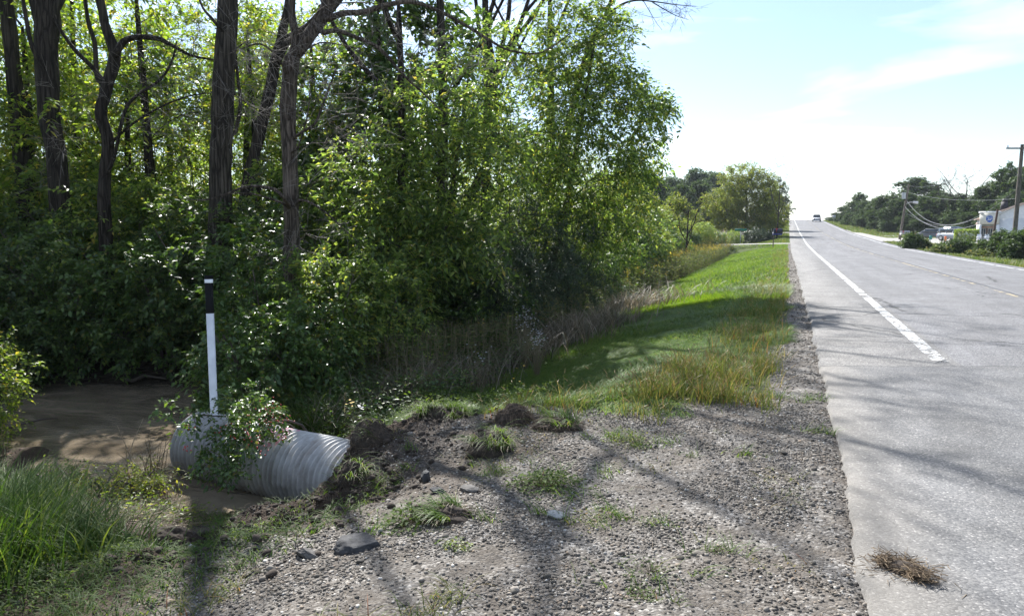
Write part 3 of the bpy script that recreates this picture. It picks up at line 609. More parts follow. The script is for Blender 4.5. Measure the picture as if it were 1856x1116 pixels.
# T6 forked, bare
F6 = 12.2; fk = at(530, 95, dist=F6)
trunk_tree('forked_dead_tree', 'forked dead tree with stripped grey bark standing right of the marker post', [(530, 600), (528, 500), (528, 380), (524, 280), (522, 190), (530, 105)], F6, [0.160, 0.148, 0.132, 0.124, 0.120, 0.124, 0.124],
    [(at(640, -400, dist=F6), (2.2, 2.2, 1.6), 30)], None, M_barkP,
    extra=[(tp([(530, 105), (536, 70), (528, 20), (532, -60), (525, -220), (540, -420)], F6), [0.080, 0.068, 0.060, 0.056, 0.044, 0.024], fk),
           (tp([(530, 105), (553, 75), (578, 40), (600, 0), (625, -90), (650, -260)], F6), [0.098, 0.106, 0.102, 0.102, 0.076, 0.043], fk),
           (tp([(590, 38), (620, 25), (660, 22), (700, 10), (745, 4), (790, 18), (850, 50), (890, 75), (925, 92), (980, 96), (1035, 60)], 12.0), [.05, .048, .044, .04, .034, .03, .026, .022, .018, .012, .007], at(585, 30, dist=F6)),
           (tp([(583, 62), (610, 56), (650, 70), (690, 90), (730, 135), (770, 172), (800, 200), (830, 212)], 11.9), [.04, .036, .032, .028, .022, .016, .011, .006], at(575, 45, dist=F6)),
           (tp([(520, 365), (500, 345), (470, 338), (440, 340), (410, 352), (375, 362), (340, 362)], 11.6), [.03, .028, .025, .022, .018, .014, .006], at(525, 370, dist=F6)),
           (tp([(520, 372), (495, 362), (460, 352), (430, 350), (400, 352)], 11.9), [.02, .018, .014, .01, .005], at(525, 380, dist=F6)),
           (tp([(540, 362), (560, 366), (590, 385), (620, 412), (650, 440)], 11.7), [.022, .02, .016, .011, .006], at(528, 370, dist=F6)),
           (tp([(545, 240), (570, 225), (585, 190), (600, 150), (612, 120)], 11.9), [.022, .02, .018, .013, .007], at(525, 260, dist=F6)),
           (tp([(535, 280), (555, 220), (562, 160), (556, 120)], 11.8), [.016, .014, .01, .006], at(525, 285, dist=F6)),
           (tp([(513, 120), (495, 95), (470, 80), (440, 88), (410, 100)], 11.9), [.02, .018, .014, .01, .005], at(522, 150, dist=F6)),
           (tp([(540, 60), (560, 40), (590, 12), (640, 5), (700, 8)], 11.8), [.018, .016, .012, .01, .006], at(532, 60, dist=F6)),
           (tp([(548, 95), (580, 78), (620, 82), (655, 90)], 11.8), [.014, .012, .009, .005], at(553, 80, dist=F6))],
    bare=True, ntw=4, L=.6, rough=.07, kmax=14, dead=[(at(580, 120, dist=11.9), (1.1, .8, 1.0), 26), (at(700, 90, dist=11.9), (1.2, .8, .8), 20), (at(480, 130, dist=11.8), (.9, .8, 1.1), 18), (at(600, 260, dist=11.8), (.7, .6, 1.1), 16), (at(830, 110, dist=11.9), (1.1, .6, .6), 14), (at(560, 420, dist=11.8), (.6, .5, .5), 8)])
# centre crowns
def crown_tree(name, label, basep, pads, leafm, barkm, r0=.12, group=None, **k):
    base = down(basep); cs = [at(a, b, dist=dd) for a, b, dd, r, n in pads]
    top = np.mean(cs, axis=0); top[2] = max(c[2] for c in cs) - .2
    mid = (base + top) / 2 + np.array([.15, 0, 0])
    lim = [([base, mid * .5 + base * .5, mid, top], [r0, r0 * .85, r0 * .6, r0 * .2], None)]
    return tree(name, label, 'tree', base, lim, [(c, (r, r, r * .85), n) for c, (a, b, dd, r, n) in zip(cs, pads)], leafm, barkm, group=group, **k)
crown_tree('box_elder', 'bright green leafy tree leaning over the embankment in the centre', (-7.4, 13.4, 0),
    [(690, 330, 13.8, 1.2, 90), (780, 220, 14.2, 1.25, 105), (860, 290, 14.4, 1.15, 80), (760, 430, 13.6, 1.2, 90), (900, 190, 17.5, 1.35, 70), (960, 290, 18, 1.05, 50), (850, 440, 14, .95, 60), (650, 470, 13.2, .9, 50), (990, 230, 18.5, .95, 36), (860, 120, 15.5, .9, 40), (930, 380, 17.5, .95, 36)],
    M_leaf, M_bark, lf=(.125, .05), ntw=5, nl=6, L=.45, r0=.10, droop=.5)
crown_tree('box_elder', 'large rounded tree at the right edge of the wood overhanging the verge', (-6.9, 20.2, 0),
    [(1050, 90, 21, 1.6, 110), (1110, 205, 21, 1.6, 130), (1000, 200, 20.5, 1.8, 110), (1080, 320, 21, 1.85, 140), (1040, 140, 21.5, 1.5, 70), (1020, 400, 20.5, 1.3, 60), (1165, 190, 21.5, .75, 40), (1150, 290, 21.5, .9, 48), (990, 330, 20.5, 1.5, 90), (1110, 400, 20.5, 1.0, 40), (1040, 30, 21, 1.1, 36), (960, 90, 21, 1.1, 30), (1195, 190, 21.5, .45, 9), (1190, 245, 21.5, .35, 6), (1100, 60, 21.5, .8, 24)],
    M_leaf, M_bark, lf=(.14, .058), ntw=5, nl=6, L=.5, r0=.13, droop=.5)
crown_tree('vine_hung_tree', 'vine covered tree rising behind the forked dead tree', (-10.2, 16.6, 0),
    [(690, 60, 19, 1.4, 50), (640, 170, 18.5, 1.3, 50), (730, 170, 19, 1.2, 46), (700, -40, 19, 1.3, 36), (800, 60, 19.5, 1.2, 26), (620, 290, 18, 1.2, 44), (570, 330, 17.5, 1.1, 40), (720, 280, 18.5, 1.2, 40)],
    M_leafD, M_barkD, lf=(.15, .12), ntw=5, nl=7, L=.5, r0=.16, droop=.5)
# dark blue-green shrub mass below the crowns
for k_, (a, b, d, r) in enumerate([(960, 460, 16.5, 1.15), (1030, 470, 19, 1.1), (900, 500, 15.2, .9)]):
    c = at(a, b, dist=d); base = down(c)
    tree('juniper', ['dark blue green bush under the overhanging crown, the middle of three', 'dark blue green bush nearest the mown verge under the large tree', 'dark blue green bush left of the others behind dry grass'][k_], 'bush', base,
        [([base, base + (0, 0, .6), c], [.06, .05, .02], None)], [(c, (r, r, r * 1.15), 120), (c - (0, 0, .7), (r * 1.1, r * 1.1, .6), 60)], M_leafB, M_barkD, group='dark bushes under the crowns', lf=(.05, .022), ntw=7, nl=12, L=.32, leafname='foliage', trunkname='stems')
# bare tops against the sky
b0 = down((-11.6, 20.8, 0)); d0 = 23.6
tree('bare_topped_tree', 'bare many stemmed treetop against the sky at the top centre', 'tree', b0,
    [([b0, at(880, 300, dist=d0), at(895, 120, dist=d0)], [.2, .15, .12], None)] +
    [(tp(l, d0), [.085, .07, .055, .035, .02][:len(l)], at(892, 150, dist=d0)) for l in (
        [(905, 110), (935, 60), (958, 0), (985, -90)], [(900, 120), (918, 50), (925, -10), (932, -120)], [(893, 110), (886, 40), (905, -40), (910, -150)], [(900, 110), (950, 50), (985, 0), (1020, -70)],
        [(892, 100), (870, 60), (862, 0), (850, -80)], [(905, 118), (930, 85), (948, 30), (990, -20)])],
    [(at(930, -120, dist=d0), (2.6, 2.0, 1.3), 30), (at(870, 20, dist=d0), (.9, .9, 1.0), 14)], None, M_barkD, bare=True, ntw=5, L=.9, tipr=.008)
b0 = down((-8.9, 23.2, 0)); d0 = 24.5
tree('bare_limbed_tree', 'bare limb reaching over the sky at the top right of the wood', 'tree', b0,
    [([b0, at(1010, 300, dist=d0), at(1060, 110, dist=d0), at(1100, 25, dist=d0), at(1128, -60, dist=d0)], [.18, .14, .1, .08, .05], None),
     (tp([(1098, 28), (1128, 8), (1155, 1), (1190, 4), (1225, 9), (1262, 12)], d0), [.045, .035, .028, .02, .014, .007], at(1100, 25, dist=d0)),
     (tp([(1180, 3), (1205, 18), (1228, 30), (1248, 36)], d0), [.02, .015, .01, .006], at(1185, 3, dist=d0)),
     (tp([(1165, 0), (1178, 22), (1190, 42), (1200, 55)], d0), [.012, .01, .007, .005], at(1160, 2, dist=d0))],
    [(at(1215, 22, dist=d0), (1.0, .6, .4), 16), (at(1120, -90, dist=d0), (1.5, 1.5, 1.0), 20)], None, M_barkD, bare=True, ntw=4, L=.45, tipr=.006)
# prototypes for the mass behind
def proto_tree(name, label, H, cr, leafm, n, group, lf, ntw=6, nl=9, L=.6, low=.3, cat='tree', lumps=5, twigs=True, tipr=.006, **k):
    pads = []
    for q in range(lumps):
        a = 2.4 * q + rng.random(); f = (q + .5) / lumps; z = H * (low + (.93 - low) * f); rr = cr * (1.05 - .55 * abs(f - .35)) * .62
        pads.append(((cr * .5 * math.cos(a) * (1 - f * .6), cr * .5 * math.sin(a) * (1 - f * .6), z), (rr, rr, rr * .8), n // lumps))
    return tree(name, label, cat, (0, 0, 0), [([(0, 0, -.3), (.1, .05, H * .35), (-.05, .1, H * .85)], [cr * .05, cr * .04, cr * .012], None)], pads, leafm, M_barkD, group=group, lf=lf, ntw=ntw, nl=nl, L=L, twigs=twigs, tipr=tipr, **k)
# tall thin crowned trees whose tops are above the frame; their shadows stripe the road
for k_, (bx, by, H, n_, lab) in enumerate([(-7.9, 15.6, 12.5, 26, 'tall sparse tree rising out of the top of the picture behind the centre crown'), (-8.2, 19.0, 14, 30, 'tall sparse tree behind the others left of the bare treetop'), (-7.6, 23.0, 14, 26, 'tall sparse tree deep behind the overhanging tree at the wood edge'), (-7.2, 12.4, 11.5, 12, 'slim nearly bare tree rising behind the bushes right of the forked dead tree')]):
    b_ = down((bx, by, 0)); lim = [([b_, b_ + (.2, 0, H * .4), b_ + (.1, .1, H * .75), b_ + (.4, 0, H)], [.16, .12, .07, .02] if k_ < 3 else [.09, .07, .05, .02], None)]
    for q in range(5):
        a = q * 1.9 + k_; h_ = H * (.45 + .09 * q); lim.append(([b_ + (.2, 0, h_), b_ + (1.1 * math.cos(a), 1.1 * math.sin(a), h_ + 1.2), b_ + (2.2 * math.cos(a), 2.2 * math.sin(a), h_ + 3.0)], [.06, .045, .02], b_ + (.2, 0, h_)))
    tree('tall_tree', lab, 'tree', b_, lim, [(b_ + (.3, 0, H * .86), (3.0, 3.0, 1.9), n_)] + ([(b_ + (2.0, -1.2, H * .9), (2.4, 2.4, 1.4), 22)] if k_ == 0 else []), M_leaf, M_barkD, lf=(.10, .045), ntw=5, nl=5, L=.7, tipr=.012, bare=True)
GW = 'leafy trees deep in the wood'
wp = [proto_tree('woodland_tree', 'sunlit leafy tree filling the wood behind the trunks', 8.5, 2.8, M_leafY, 150, GW, (.13, .06), low=.2),
      proto_tree('woodland_tree', 'sunlit leafy tree filling the wood behind the trunks', 7.5, 2.6, M_leaf, 130, GW, (.13, .055), low=.2),
      proto_tree('woodland_tree', 'sunlit leafy tree filling the wood behind the trunks', 10.5, 3.0, M_leafY, 150, GW, (.14, .06), low=.25)]
spots = [(60, 20, 0), (150, 22, 2), (245, 20, 1), (320, 22, 0), (455, 21, 1), (540, 22, 0), (110, 29, 0), (200, 27, 1), (285, 30, 2), (400, 28, 0), (500, 29, 2), (600, 30, 1), (745, 24, 1),
         (-60, 21, 1), (280, 18.6, 0), (465, 18.6, 2), (570, 19, 0), (-120, 26, 2), (820, 27, 0), (900, 29, 1), (980, 30, 0), (180, 37, 0), (460, 38, 2), (620, 38, 0), (760, 38, 1), (880, 40, 2), (1010, 42, 1), (1080, 36, 1)]
for k_, (px, d, w) in enumerate(spots):
    p = at(px, 420, dist=d); o = wp[w]; z = TZ1(p[0], p[1]) - .1
    if k_ in (0, 1, 2): o = wp[(0, 2, 1)[k_]]; o.location = (p[0], p[1], z); o.rotation_euler.z = rng.random() * 6; o.scale = (.95,) * 3
    else: copy_tree(o, (p[0], p[1], z), rng.random() * 6.3, .8 + .3 * rng.random())
for bx, by, w in [(-17, 11, 0), (-20, 14, 2), (-18, 5, 1), (-22, 9, 0), (-24, 4, 2), (-27, 12, 1), (-19, -1, 0), (-25, -4, 2), (-17, 1.5, 1), (-24, 18, 0), (-30, 7, 2), (-30, 0, 0)]:
    copy_tree(wp[w], (bx, by, TZ1(bx, by) - .1), rng.random() * 6.3, .85 + .25 * rng.random())
# understory shrubs
GS = 'shrubs along the far bank of the creek'
def shrub(name, label, cr, H, leafm, n, lf, group=None, nst=6, ntw=6, nl=9, L=.32, base=(0, 0, 0), cat='shrub', bm=None, **k):
    base = np.asarray(base, float); lim = []
    for q in range(nst):
        a = 6.28 * q / nst + rng.random(); e = base + (cr * .6 * math.cos(a), cr * .6 * math.sin(a), H * (.55 + .3 * rng.random()))
        lim.append(([base + (.05 * math.cos(a), .05 * math.sin(a), -.15), base * .6 + e * .4 + (0, 0, H * .15), e], [.022, .016, .008], None))
    return tree(name, label, cat, base, lim, [(base + (0, 0, H * .55), (cr, cr, H * .45), n), (base + (0, 0, H * .25), (cr * 1.05, cr * 1.05, H * .25), n // 3)], leafm, bm or M_twig, group=group, lf=lf, ntw=ntw, nl=nl, L=L, leafname='foliage', trunkname='stems', tipr=.003, **k)
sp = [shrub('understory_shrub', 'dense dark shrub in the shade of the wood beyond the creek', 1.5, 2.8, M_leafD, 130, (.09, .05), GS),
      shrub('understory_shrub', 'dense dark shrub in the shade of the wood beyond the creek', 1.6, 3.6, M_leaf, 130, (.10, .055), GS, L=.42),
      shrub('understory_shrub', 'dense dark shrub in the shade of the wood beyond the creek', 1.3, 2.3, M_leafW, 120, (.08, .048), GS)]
sspots = [(-40, 16.4, 0), (30, 16.6, 1), (100, 16.0, 0), (170, 16.0, 2), (240, 15.4, 0), (310, 15.2, 1), (365, 13.9, 0), (-10, 17.5, 1), (70, 18, 0), (150, 17.3, 1), (225, 16.8, 1), (300, 17, 0), (360, 16.5, 1), (440, 15.2, 1), (475, 14.2, 0), (590, 14.5, 0), (650, 14.6, 0), (540, 16, 1), (620, 16.5, 1), (700, 16, 0),
          (760, 16.5, 0), (830, 17, 0), (20, 21.5, 1), (130, 22, 1), (260, 21, 1), (345, 24, 1), (430, 22.5, 1), (520, 23, 0), (610, 21, 1), (720, 21.5, 1), (850, 22, 1), (940, 23, 0), (1010, 25, 1), (1060, 26, 0), (-90, 18, 1), (-100, 14.5, 0), (200, 14.6, 2), (120, 14.9, 2), (290, 14.2, 2), (60, 15.2, 2)]
for k_, (px, d, w) in enumerate(sspots):
    d = d + 1.0 * (px < 380); w = (w + (k_ % 3 == 1)) % 3; p = at(px, 480, dist=d); z = TZ1(p[0], p[1]) - .1; o = sp[w]; s_ = .85 + .35 * rng.random()
    if not o.get('placed'): o.location = (p[0], p[1], z); o.scale = (s_,) * 3; o['placed'] = 1
    else: copy_tree(o, (p[0], p[1], z), rng.random() * 6.3, s_)
for o in list(SC.objects):
    if 'placed' in o: del o['placed']
for bx, by, w in [(-15.5, 9.8, 0), (-17, 8.6, 1), (-16.5, 12.5, 1), (-19, 11, 0), (-16, 4.4, 2), (-18, 3, 0), (-15.5, 2.4, 1), (-20, 6, 1), (-22, 2, 0), (-17, -1, 2), (-21, -2, 1), (-23, 12, 1)]:
    copy_tree(sp[w], (bx, by, TZ1(bx, by) - .1), rng.random() * 6.3, .85 + .3 * rng.random())
# nearer bushes right of the post, waxy leaves
for k_, (px, d, cr, H, mm, lab) in enumerate([(455, 10.6, .85, 2.1, M_leafW, 'glossy leaved bush directly right of the marker post'), (540, 10.9, .8, 1.75, M_leafW, 'glossy bush hiding the foot of the forked dead tree'),
        (600, 11.6, 1.0, 2.3, M_leaf, 'mid green bush right of the forked dead tree'), (680, 12.3, 1.1, 2.2, M_leaf, 'leafy bush below the centre crown left of the dry grass'), (480, 12.2, .9, 2.9, M_leafW, 'tall glossy bush behind the others between the two grey trunks'),
        (790, 14.5, 1.1, 2.2, M_leafD, 'dark bush behind the tan dry grass clump'), (870, 15.5, 1.1, 2.2, M_leafD, 'dark bush beneath the centre crown, behind the verge grass')]):
    p = at(px, 560, dist=d); b_ = (p[0], p[1], TZ1(p[0], p[1]) - .05)
    shrub('bush', lab, cr, H, mm, 120, (.075, .044), None, base=b_, L=.3, cat='bush')
# mid distance hedge line up the verge to the driveway
GM = 'bushes beyond the goldenrod'
mp_ = shrub('roadside_bush', 'rounded green bush beyond the goldenrod', 2.2, 3.6, M_leaf, 200, (.14, .07), GM, L=.6)
mp2 = shrub('roadside_bush', 'rounded dark green bush beyond the goldenrod', 1.9, 3.4, M_leafD, 190, (.14, .07), GM, L=.6)
mp3 = proto_tree('young_tree', 'slender young tree among the bushes beyond the goldenrod', 5.6, 1.7, M_leafO, 120, GM, (.15, .07), L=.55, low=.2)
used = set()
for px, d, s_, w in [(1090, 31, .8, 0), (1122, 36, .8, 1), (1140, 42, 1.0, 0), (1160, 47, .8, 1), (1182, 52, .75, 0), (1135, 50, 1.2, 1), (1200, 58, .8, 1), (1222, 62, .65, 0), (1165, 62, 1.2, 0), (1245, 70, .7, 1), (1270, 76, .65, 0), (1300, 84, .6, 1), (1205, 74, 1.1, 1), (1110, 44, 1.2, 0), (1255, 88, .9, 0), (1325, 92, .6, 0),
                     (1150, 44, .9, 2), (1180, 60, 1.0, 2), (1210, 66, .8, 2), (1120, 38, 1.0, 2), (1262, 80, .8, 2), (1228, 72, 1.05, 2), (1195, 50, .55, 2)]:
    p = at(px, 440, dist=d); loc = (p[0], p[1], TZ1(p[0], p[1]) - .1); o = (mp_, mp2, mp3)[w]
    if w not in used: o.location = loc; o.scale = (s_,) * 3; used.add(w)
    else: copy_tree(o, loc, rng.random() * 6.3, s_)
# the big olive tree beyond the mailbox and its darker neighbour
c = at(1349, 430, dist=104); c = down(c)
tree('locust_tree', 'big yellow green tree beside the road beyond the mailbox', 'tree', c, [([c, c + (0.24, 0.00, 3.00), c + (0.00, 0.00, 7.80)], [.3, .22, .1], None), ([c, c + (-1.80, 0.00, 3.00), c + (-3.00, 0.00, 6.00)], [.16, .12, .06], None), ([c, c + (1.44, 0.36, 2.40), c + (2.64, 0.00, 6.00)], [.16, .12, .06], None)],
    [(c + (-0.60, 0.00, 8.88), (3.12, 2.64, 2.16), 144), (c + (1.92, 0.36, 7.92), (2.40, 2.40, 2.04), 96), (c + (-3.12, 0.00, 5.76), (2.88, 2.64, 1.92), 128), (c + (2.88, 0.00, 5.04), (2.64, 2.40, 2.16), 128), (c + (0.00, -0.60, 5.52), (3.12, 2.40, 2.16), 144), (c + (-1.20, -0.60, 3.12), (4.32, 2.40, 1.32), 144), (c + (3.12, 0.00, 2.64), (2.16, 1.92, 1.44), 80)],
    M_leafO, M_bark, lf=(.22, .10), ntw=6, nl=8, L=.8, tipr=.012)
c = down(at(1398, 425, dist=132))
tree('roadside_tree', 'darker green tree on the road side of the big yellow green tree', 'tree', c, [([c, c + (0.14, 0.00, 2.70), c + (0.00, 0.00, 6.75)], [.25, .18, .08], None)],
    [(c + (0.00, 0.00, 7.02), (2.56, 2.56, 2.43), 128), (c + (0.27, 0.00, 4.59), (2.97, 2.70, 2.43), 160), (c + (0.00, 0.00, 2.56), (2.70, 2.70, 1.35), 96)], M_leafF, M_barkD, lf=(.22, .12), ntw=6, nl=8, L=.7, tipr=.012)
# bare snags
def snag(label, px, py, d, H, n=26, fork=2, spread=1.2, r=.09):
    b_ = down(at(px, py, dist=d)); lim = [([b_, b_ + (.1, 0, H * .4), b_ + (.15, 0, H * .75)], [r, r * .7, r * .3], None)]
    for q in range(fork):
        s_ = (-1 if q % 2 else 1) * (1 + .3 * q); h0 = H * (.25 + .08 * q); w_ = rng.normal(size=3) * .05 * H; lim.append(([b_ + (.05, 0, h0), b_ + (s_ * spread * .22, .1, h0 + H * .16), b_ + (s_ * spread * .38 + w_[0], 0, h0 + H * .34), b_ + (s_ * spread * .62, w_[1], min(H * .97, h0 + H * .5))], [r * .55, r * .42, r * .3, r * .08], b_ + (.08, 0, h0)))
    return tree('dead_tree', label, 'dead tree', b_, lim, [(b_ + (0, 0, H * .72), (spread, spread * .6, H * .28), n * 2)], None, M_barkD, bare=True, ntw=4, L=H * .09, tipr=r * .13, seg=.6)
snag('bare dead tree forking above the green bushes left of the big yellow green tree', 1243, 430, 56, 5.6, 12, 3, 1.6, .09)
snag('thin bare tree against the bluish far wood', 1178, 420, 66, 5.4, 10, 2, .8, .06)
snag('pale bare treetop sticking out right of the big yellow green tree', 1408, 425, 96, 10.5, 16, 2, 2.4, .09)
snag('bare tree rising over the wood behind the shop', 1745, 425, 140, 12.2, 36, 4, 4.5, .16)
snag('smaller bare tree left of the tallest bare one, over the wood behind the shop', 1716, 425, 142, 10.6, 22, 2, 2, .12)
# far wood on the left, and the tree line on the right side of the road
GF = 'trees of the far wood on the left'
ft = [proto_tree('far_tree', 'bluish green tree of the far wood', 10, 3.6, M_leafF, 280, GF, (.34, .2), ntw=5, nl=8, L=.9, low=.2, twigs=False, tipr=.02),
      proto_tree('far_tree', 'bluish green tree of the far wood', 9, 4.4, M_leafF, 290, GF, (.34, .22), ntw=5, nl=8, L=.9, low=.15, twigs=False, tipr=.02)]
fl = [(1125, 150), (1150, 170), (1172, 160), (1195, 185), (1215, 170), (1238, 190), (1258, 180), (1280, 200), (1300, 190), (1320, 170), (1140, 120), (1100, 110), (1180, 125), (1225, 130), (1270, 140)]
for k_, (px, d) in enumerate(fl):
    p = at(px, 430, dist=d); z = TZ1(p[0], p[1]) - .3; s_ = (.95 + .25 * rng.random()) * (d / 165) ** .6 * 1.12
    if k_ < 2: ft[k_].location = (p[0], p[1], z); ft[k_].scale = (s_,) * 3
    else: copy_tree(ft[k_ % 2], (p[0], p[1], z), rng.random() * 6.3, s_)
GR = 'trees in the row on the right side of the road'
def rtree(px, ytop, d, wpx, label, w, base_y=None):
    p = at(px, 430, dist=d); z = TZ1(p[0], p[1]) - .2; topz = at(px, ytop, dist=d)[2]; H = topz - z
    sx_ = wpx / 1300 * d / (7.2 if w == 0 else 8.8); sz_ = H / (10 if w == 0 else 9)
    return copy_tree(ft[w], (p[0], p[1], z), rng.random() * 6.3, (sx_, sx_, sz_), label, GR)
RL = 'dense dark green tree in the roadside row across the road'
for px, yt, d, w_ in [(1503, 394, 235, 24), (1516, 386, 215, 30), (1532, 375, 195, 40), (1550, 352, 182, 44), (1566, 366, 172, 44), (1582, 360, 165, 50), (1600, 355, 158, 50), (1618, 362, 150, 50), (1655, 322, 160, 88), (1634, 352, 152, 60), (1690, 348, 148, 60), (1712, 356, 145, 60), (1740, 352, 142, 60), (1770, 346, 138, 66), (1800, 330, 136, 70), (1832, 305, 134, 80), (1868, 290, 132, 90), (1905, 280, 130, 90), (1945, 275, 130, 90),
                     (1560, 395, 160, 30), (1585, 398, 155, 30), (1608, 400, 148, 30), (1675, 385, 142, 50), (1650, 380, 145, 50), (1725, 385, 138, 50), (1760, 385, 132, 50), (1800, 370, 128, 60), (1845, 350, 124, 70), (1890, 350, 120, 70), (1478, 396, 330, 14), (1545, 386, 178, 40), (1572, 384, 168, 44)]:
    rtree(px, yt, d, w_, RL, int(rng.random() < .5))
# ------------------------------------------------------------------ culvert
CD = at(600, 862, -.93); CE = at(368, 806, -.93); ax = unit(CE - CD); CR = .38
A0 = CD - ax * 1.2; LEN = float(np.linalg.norm(CE - CD)) + 1.2 + .1
m, N, fin = nodes('corrugated_steel'); tc = N('ShaderNodeTexCoord'); P = tc.outputs['Object']; sx = N('ShaderNodeSeparateXYZ', {0: P})
n1 = N('ShaderNodeTexNoise', {'Vector': P, 'Scale': 7, 'Detail': 8, 'Roughness': .65}); n2 = N('ShaderNodeTexVoronoi', {'Vector': P, 'Scale': 60})
c = ramp(N, n1.outputs['Fac'], [(.32, (.34, .33, .31)), (.55, (.50, .495, .475)), (.8, (.60, .595, .58))])
c = mixc(N, N('ShaderNodeMapRange', {0: n2.outputs['Distance'], 1: .12, 2: .0}).outputs[0], c, (.2, .19, .17, 1))
nr_ = N('ShaderNodeTexNoise', {'Vector': P, 'Scale': 2.6, 'Detail': 9, 'Roughness': .7, 'Distortion': .6})
c = mixc(N, N('ShaderNodeMapRange', {0: nr_.outputs['Fac'], 1: .56, 2: .72, 4: .65}).outputs[0], c, (.24, .17, .115, 1))
streak = N('ShaderNodeTexNoise', {'Vector': N('ShaderNodeMapping', {'Vector': P, 'Scale': (16, 2, 1.2)}).outputs[0], 'Scale': 1.5, 'Detail': 6})
c = mixc(N, N('ShaderNodeMapRange', {0: streak.outputs['Fac'], 1: .54, 2: .7, 4: .5}).outputs[0], c, (.22, .20, .17, 1))
lowm = N('ShaderNodeMapRange', {0: N('ShaderNodeMath', {0: sx.outputs[2], 1: N('ShaderNodeMath', {0: n1.outputs['Fac'], 1: .25}, operation='MULTIPLY').outputs[0]}, operation='ADD').outputs[0], 1: -.06, 2: -.30}).outputs[0]
c = mixc(N, lowm, c, (.17, .125, .085, 1))
n3 = N('ShaderNodeTexNoise', {'Vector': P, 'Scale': 13, 'Detail': 4, 'Distortion': 1.2})
def band(sock, c0, w, soft=.01):
    d = N('ShaderNodeMath', {0: N('ShaderNodeMath', {0: sock, 1: c0}, operation='SUBTRACT').outputs[0]}, operation='ABSOLUTE').outputs[0]
    return N('ShaderNodeMapRange', {0: d, 1: w + soft, 2: w}).outputs[0]
pk = N('ShaderNodeMath', {0: band(sx.outputs[0], 1.92, .20), 1: N('ShaderNodeMapRange', {0: n3.outputs['Fac'], 1: .52, 2: .57}).outputs[0]}, operation='MULTIPLY').outputs[0]
pk = N('ShaderNodeMath', {0: pk, 1: N('ShaderNodeMapRange', {0: sx.outputs[2], 1: .27, 2: .29}).outputs[0]}, operation='MULTIPLY').outputs[0]
c = mixc(N, N('ShaderNodeMapRange', {0: sx.outputs[0], 1: 2.1, 2: 2.7, 4: .55}).outputs[0], c, (.19, .185, .175, 1))
c = mixc(N, N('ShaderNodeMath', {0: pk, 1: .75}, operation='MULTIPLY').outputs[0], c, (.68, .22, .32, 1))
M_steel = fin(N('ShaderNodeBsdfPrincipled', {'Base Color': c, 'Roughness': .58, 'Metallic': .12, 'Specular IOR Level': .5}).outputs[0])
ns = int(LEN / .0085); xs = np.arange(ns) * .0085; th = np.linspace(0, 2 * np.pi, 97)[:-1]
def ringset(r0):
    rr = r0 + .021 * np.sin(xs * 2 * np.pi / .0735)
    rr = rr[:, None] * (1 + .008 * np.sin(2 * th + .5)[None]) + (.012 * fbm(xs[:, None] * 2 + 0 * th, th[None] * 2 + 0 * xs[:, None], 2, 3))
    return np.stack([xs[:, None] + 0 * th, rr * np.cos(th), rr * np.sin(th)], -1).reshape(-1, 3)
i = np.arange(ns - 1)[:, None] * 96; j = np.arange(96)[None]; jn = (j + 1) % 96
Fo = np.stack([i + j, i + 96 + j, i + 96 + jn, i + jn], -1).reshape(-1, 4)
Vo = ringset(CR); Vi = ringset(CR - .006); nV = len(Vo)
e = (ns - 1) * 96; j = np.arange(96); jn = (j + 1) % 96
lip = np.stack([e + j, nV + e + j, nV + e + jn, e + jn], 1)
culv = mesh('culvert_pipe', np.vstack([Vo, Vi]), [np.vstack([Fo, Fo[:, ::-1] + nV, lip])], M_steel, smooth=True)
culv.location = A0; culv.rotation_euler = (0, 0, math.atan2(ax[1], ax[0]))
tag(culv, 'corrugated grey steel culvert pipe with pink paint marks lying in the washed out ditch', 'culvert')
# ------------------------------------------------------------------ marker post
pb = at(386, 745, dist=8.85); pt = at(376.5, 499, dist=8.85); zb = TZ1(pb[0], pb[1])
M_post = plain('post_white', (.70, .71, .74), .5, noise=.14, nscale=5); M_black = plain('post_black', (.004, .004, .005), .6, noise=.1, spec=.2)
root = empty('marker_post', (pb[0], pb[1], zb)); tag(root, 'white flexible marker post with a black top standing behind the culvert', 'marker post')
Hh = pt[2] - zb; tilt = np.array([pt[0] - pb[0], pt[1] - pb[1], 0]) / (pt[2] - pb[2]) * .6
def pseg(z0, z1, nm, mt, r=.041, par=root):
    mb = MB(); prof = [(-1, -.28), (-.72, .16), (-.35, .42), (.35, .42), (.72, .16), (1, -.28), (.9, -.34), (.6, .05), (0, .25), (-.6, .05), (-.9, -.34)]
    ca, sa = math.cos(YAW + .1), math.sin(YAW + .1); V = []
    for z in (z0, z1):
        for u, v in prof: V.append((r * (u * ca + v * sa * -1) + tilt[0] * z, r * (u * sa - v * ca) + tilt[1] * z, z))
    V = np.array(V); n = len(prof); a = np.arange(n); b = (a + 1) % n
    mb.add(V, np.stack([a, b, b + n, a + n], 1)); top = [[n + q, n + q + 1, n + (n - 1 - q) % n] for q in range(0, 5)] + [[n + q + 1, n + (n - 2 - q), n + (n - 1 - q)] for q in range(0, 4)]
    mb.F[3].append(np.array(top)); return mb.build(nm, mt, par)
pseg(-.3, Hh - .435, 'shaft', M_post); pseg(Hh - .435, Hh, 'black_sleeve', M_black, .0422)
pseg(Hh - .085, Hh - .045, 'reflective_band', plain('reflective_white', (.85, .86, .9), .25), .0436)
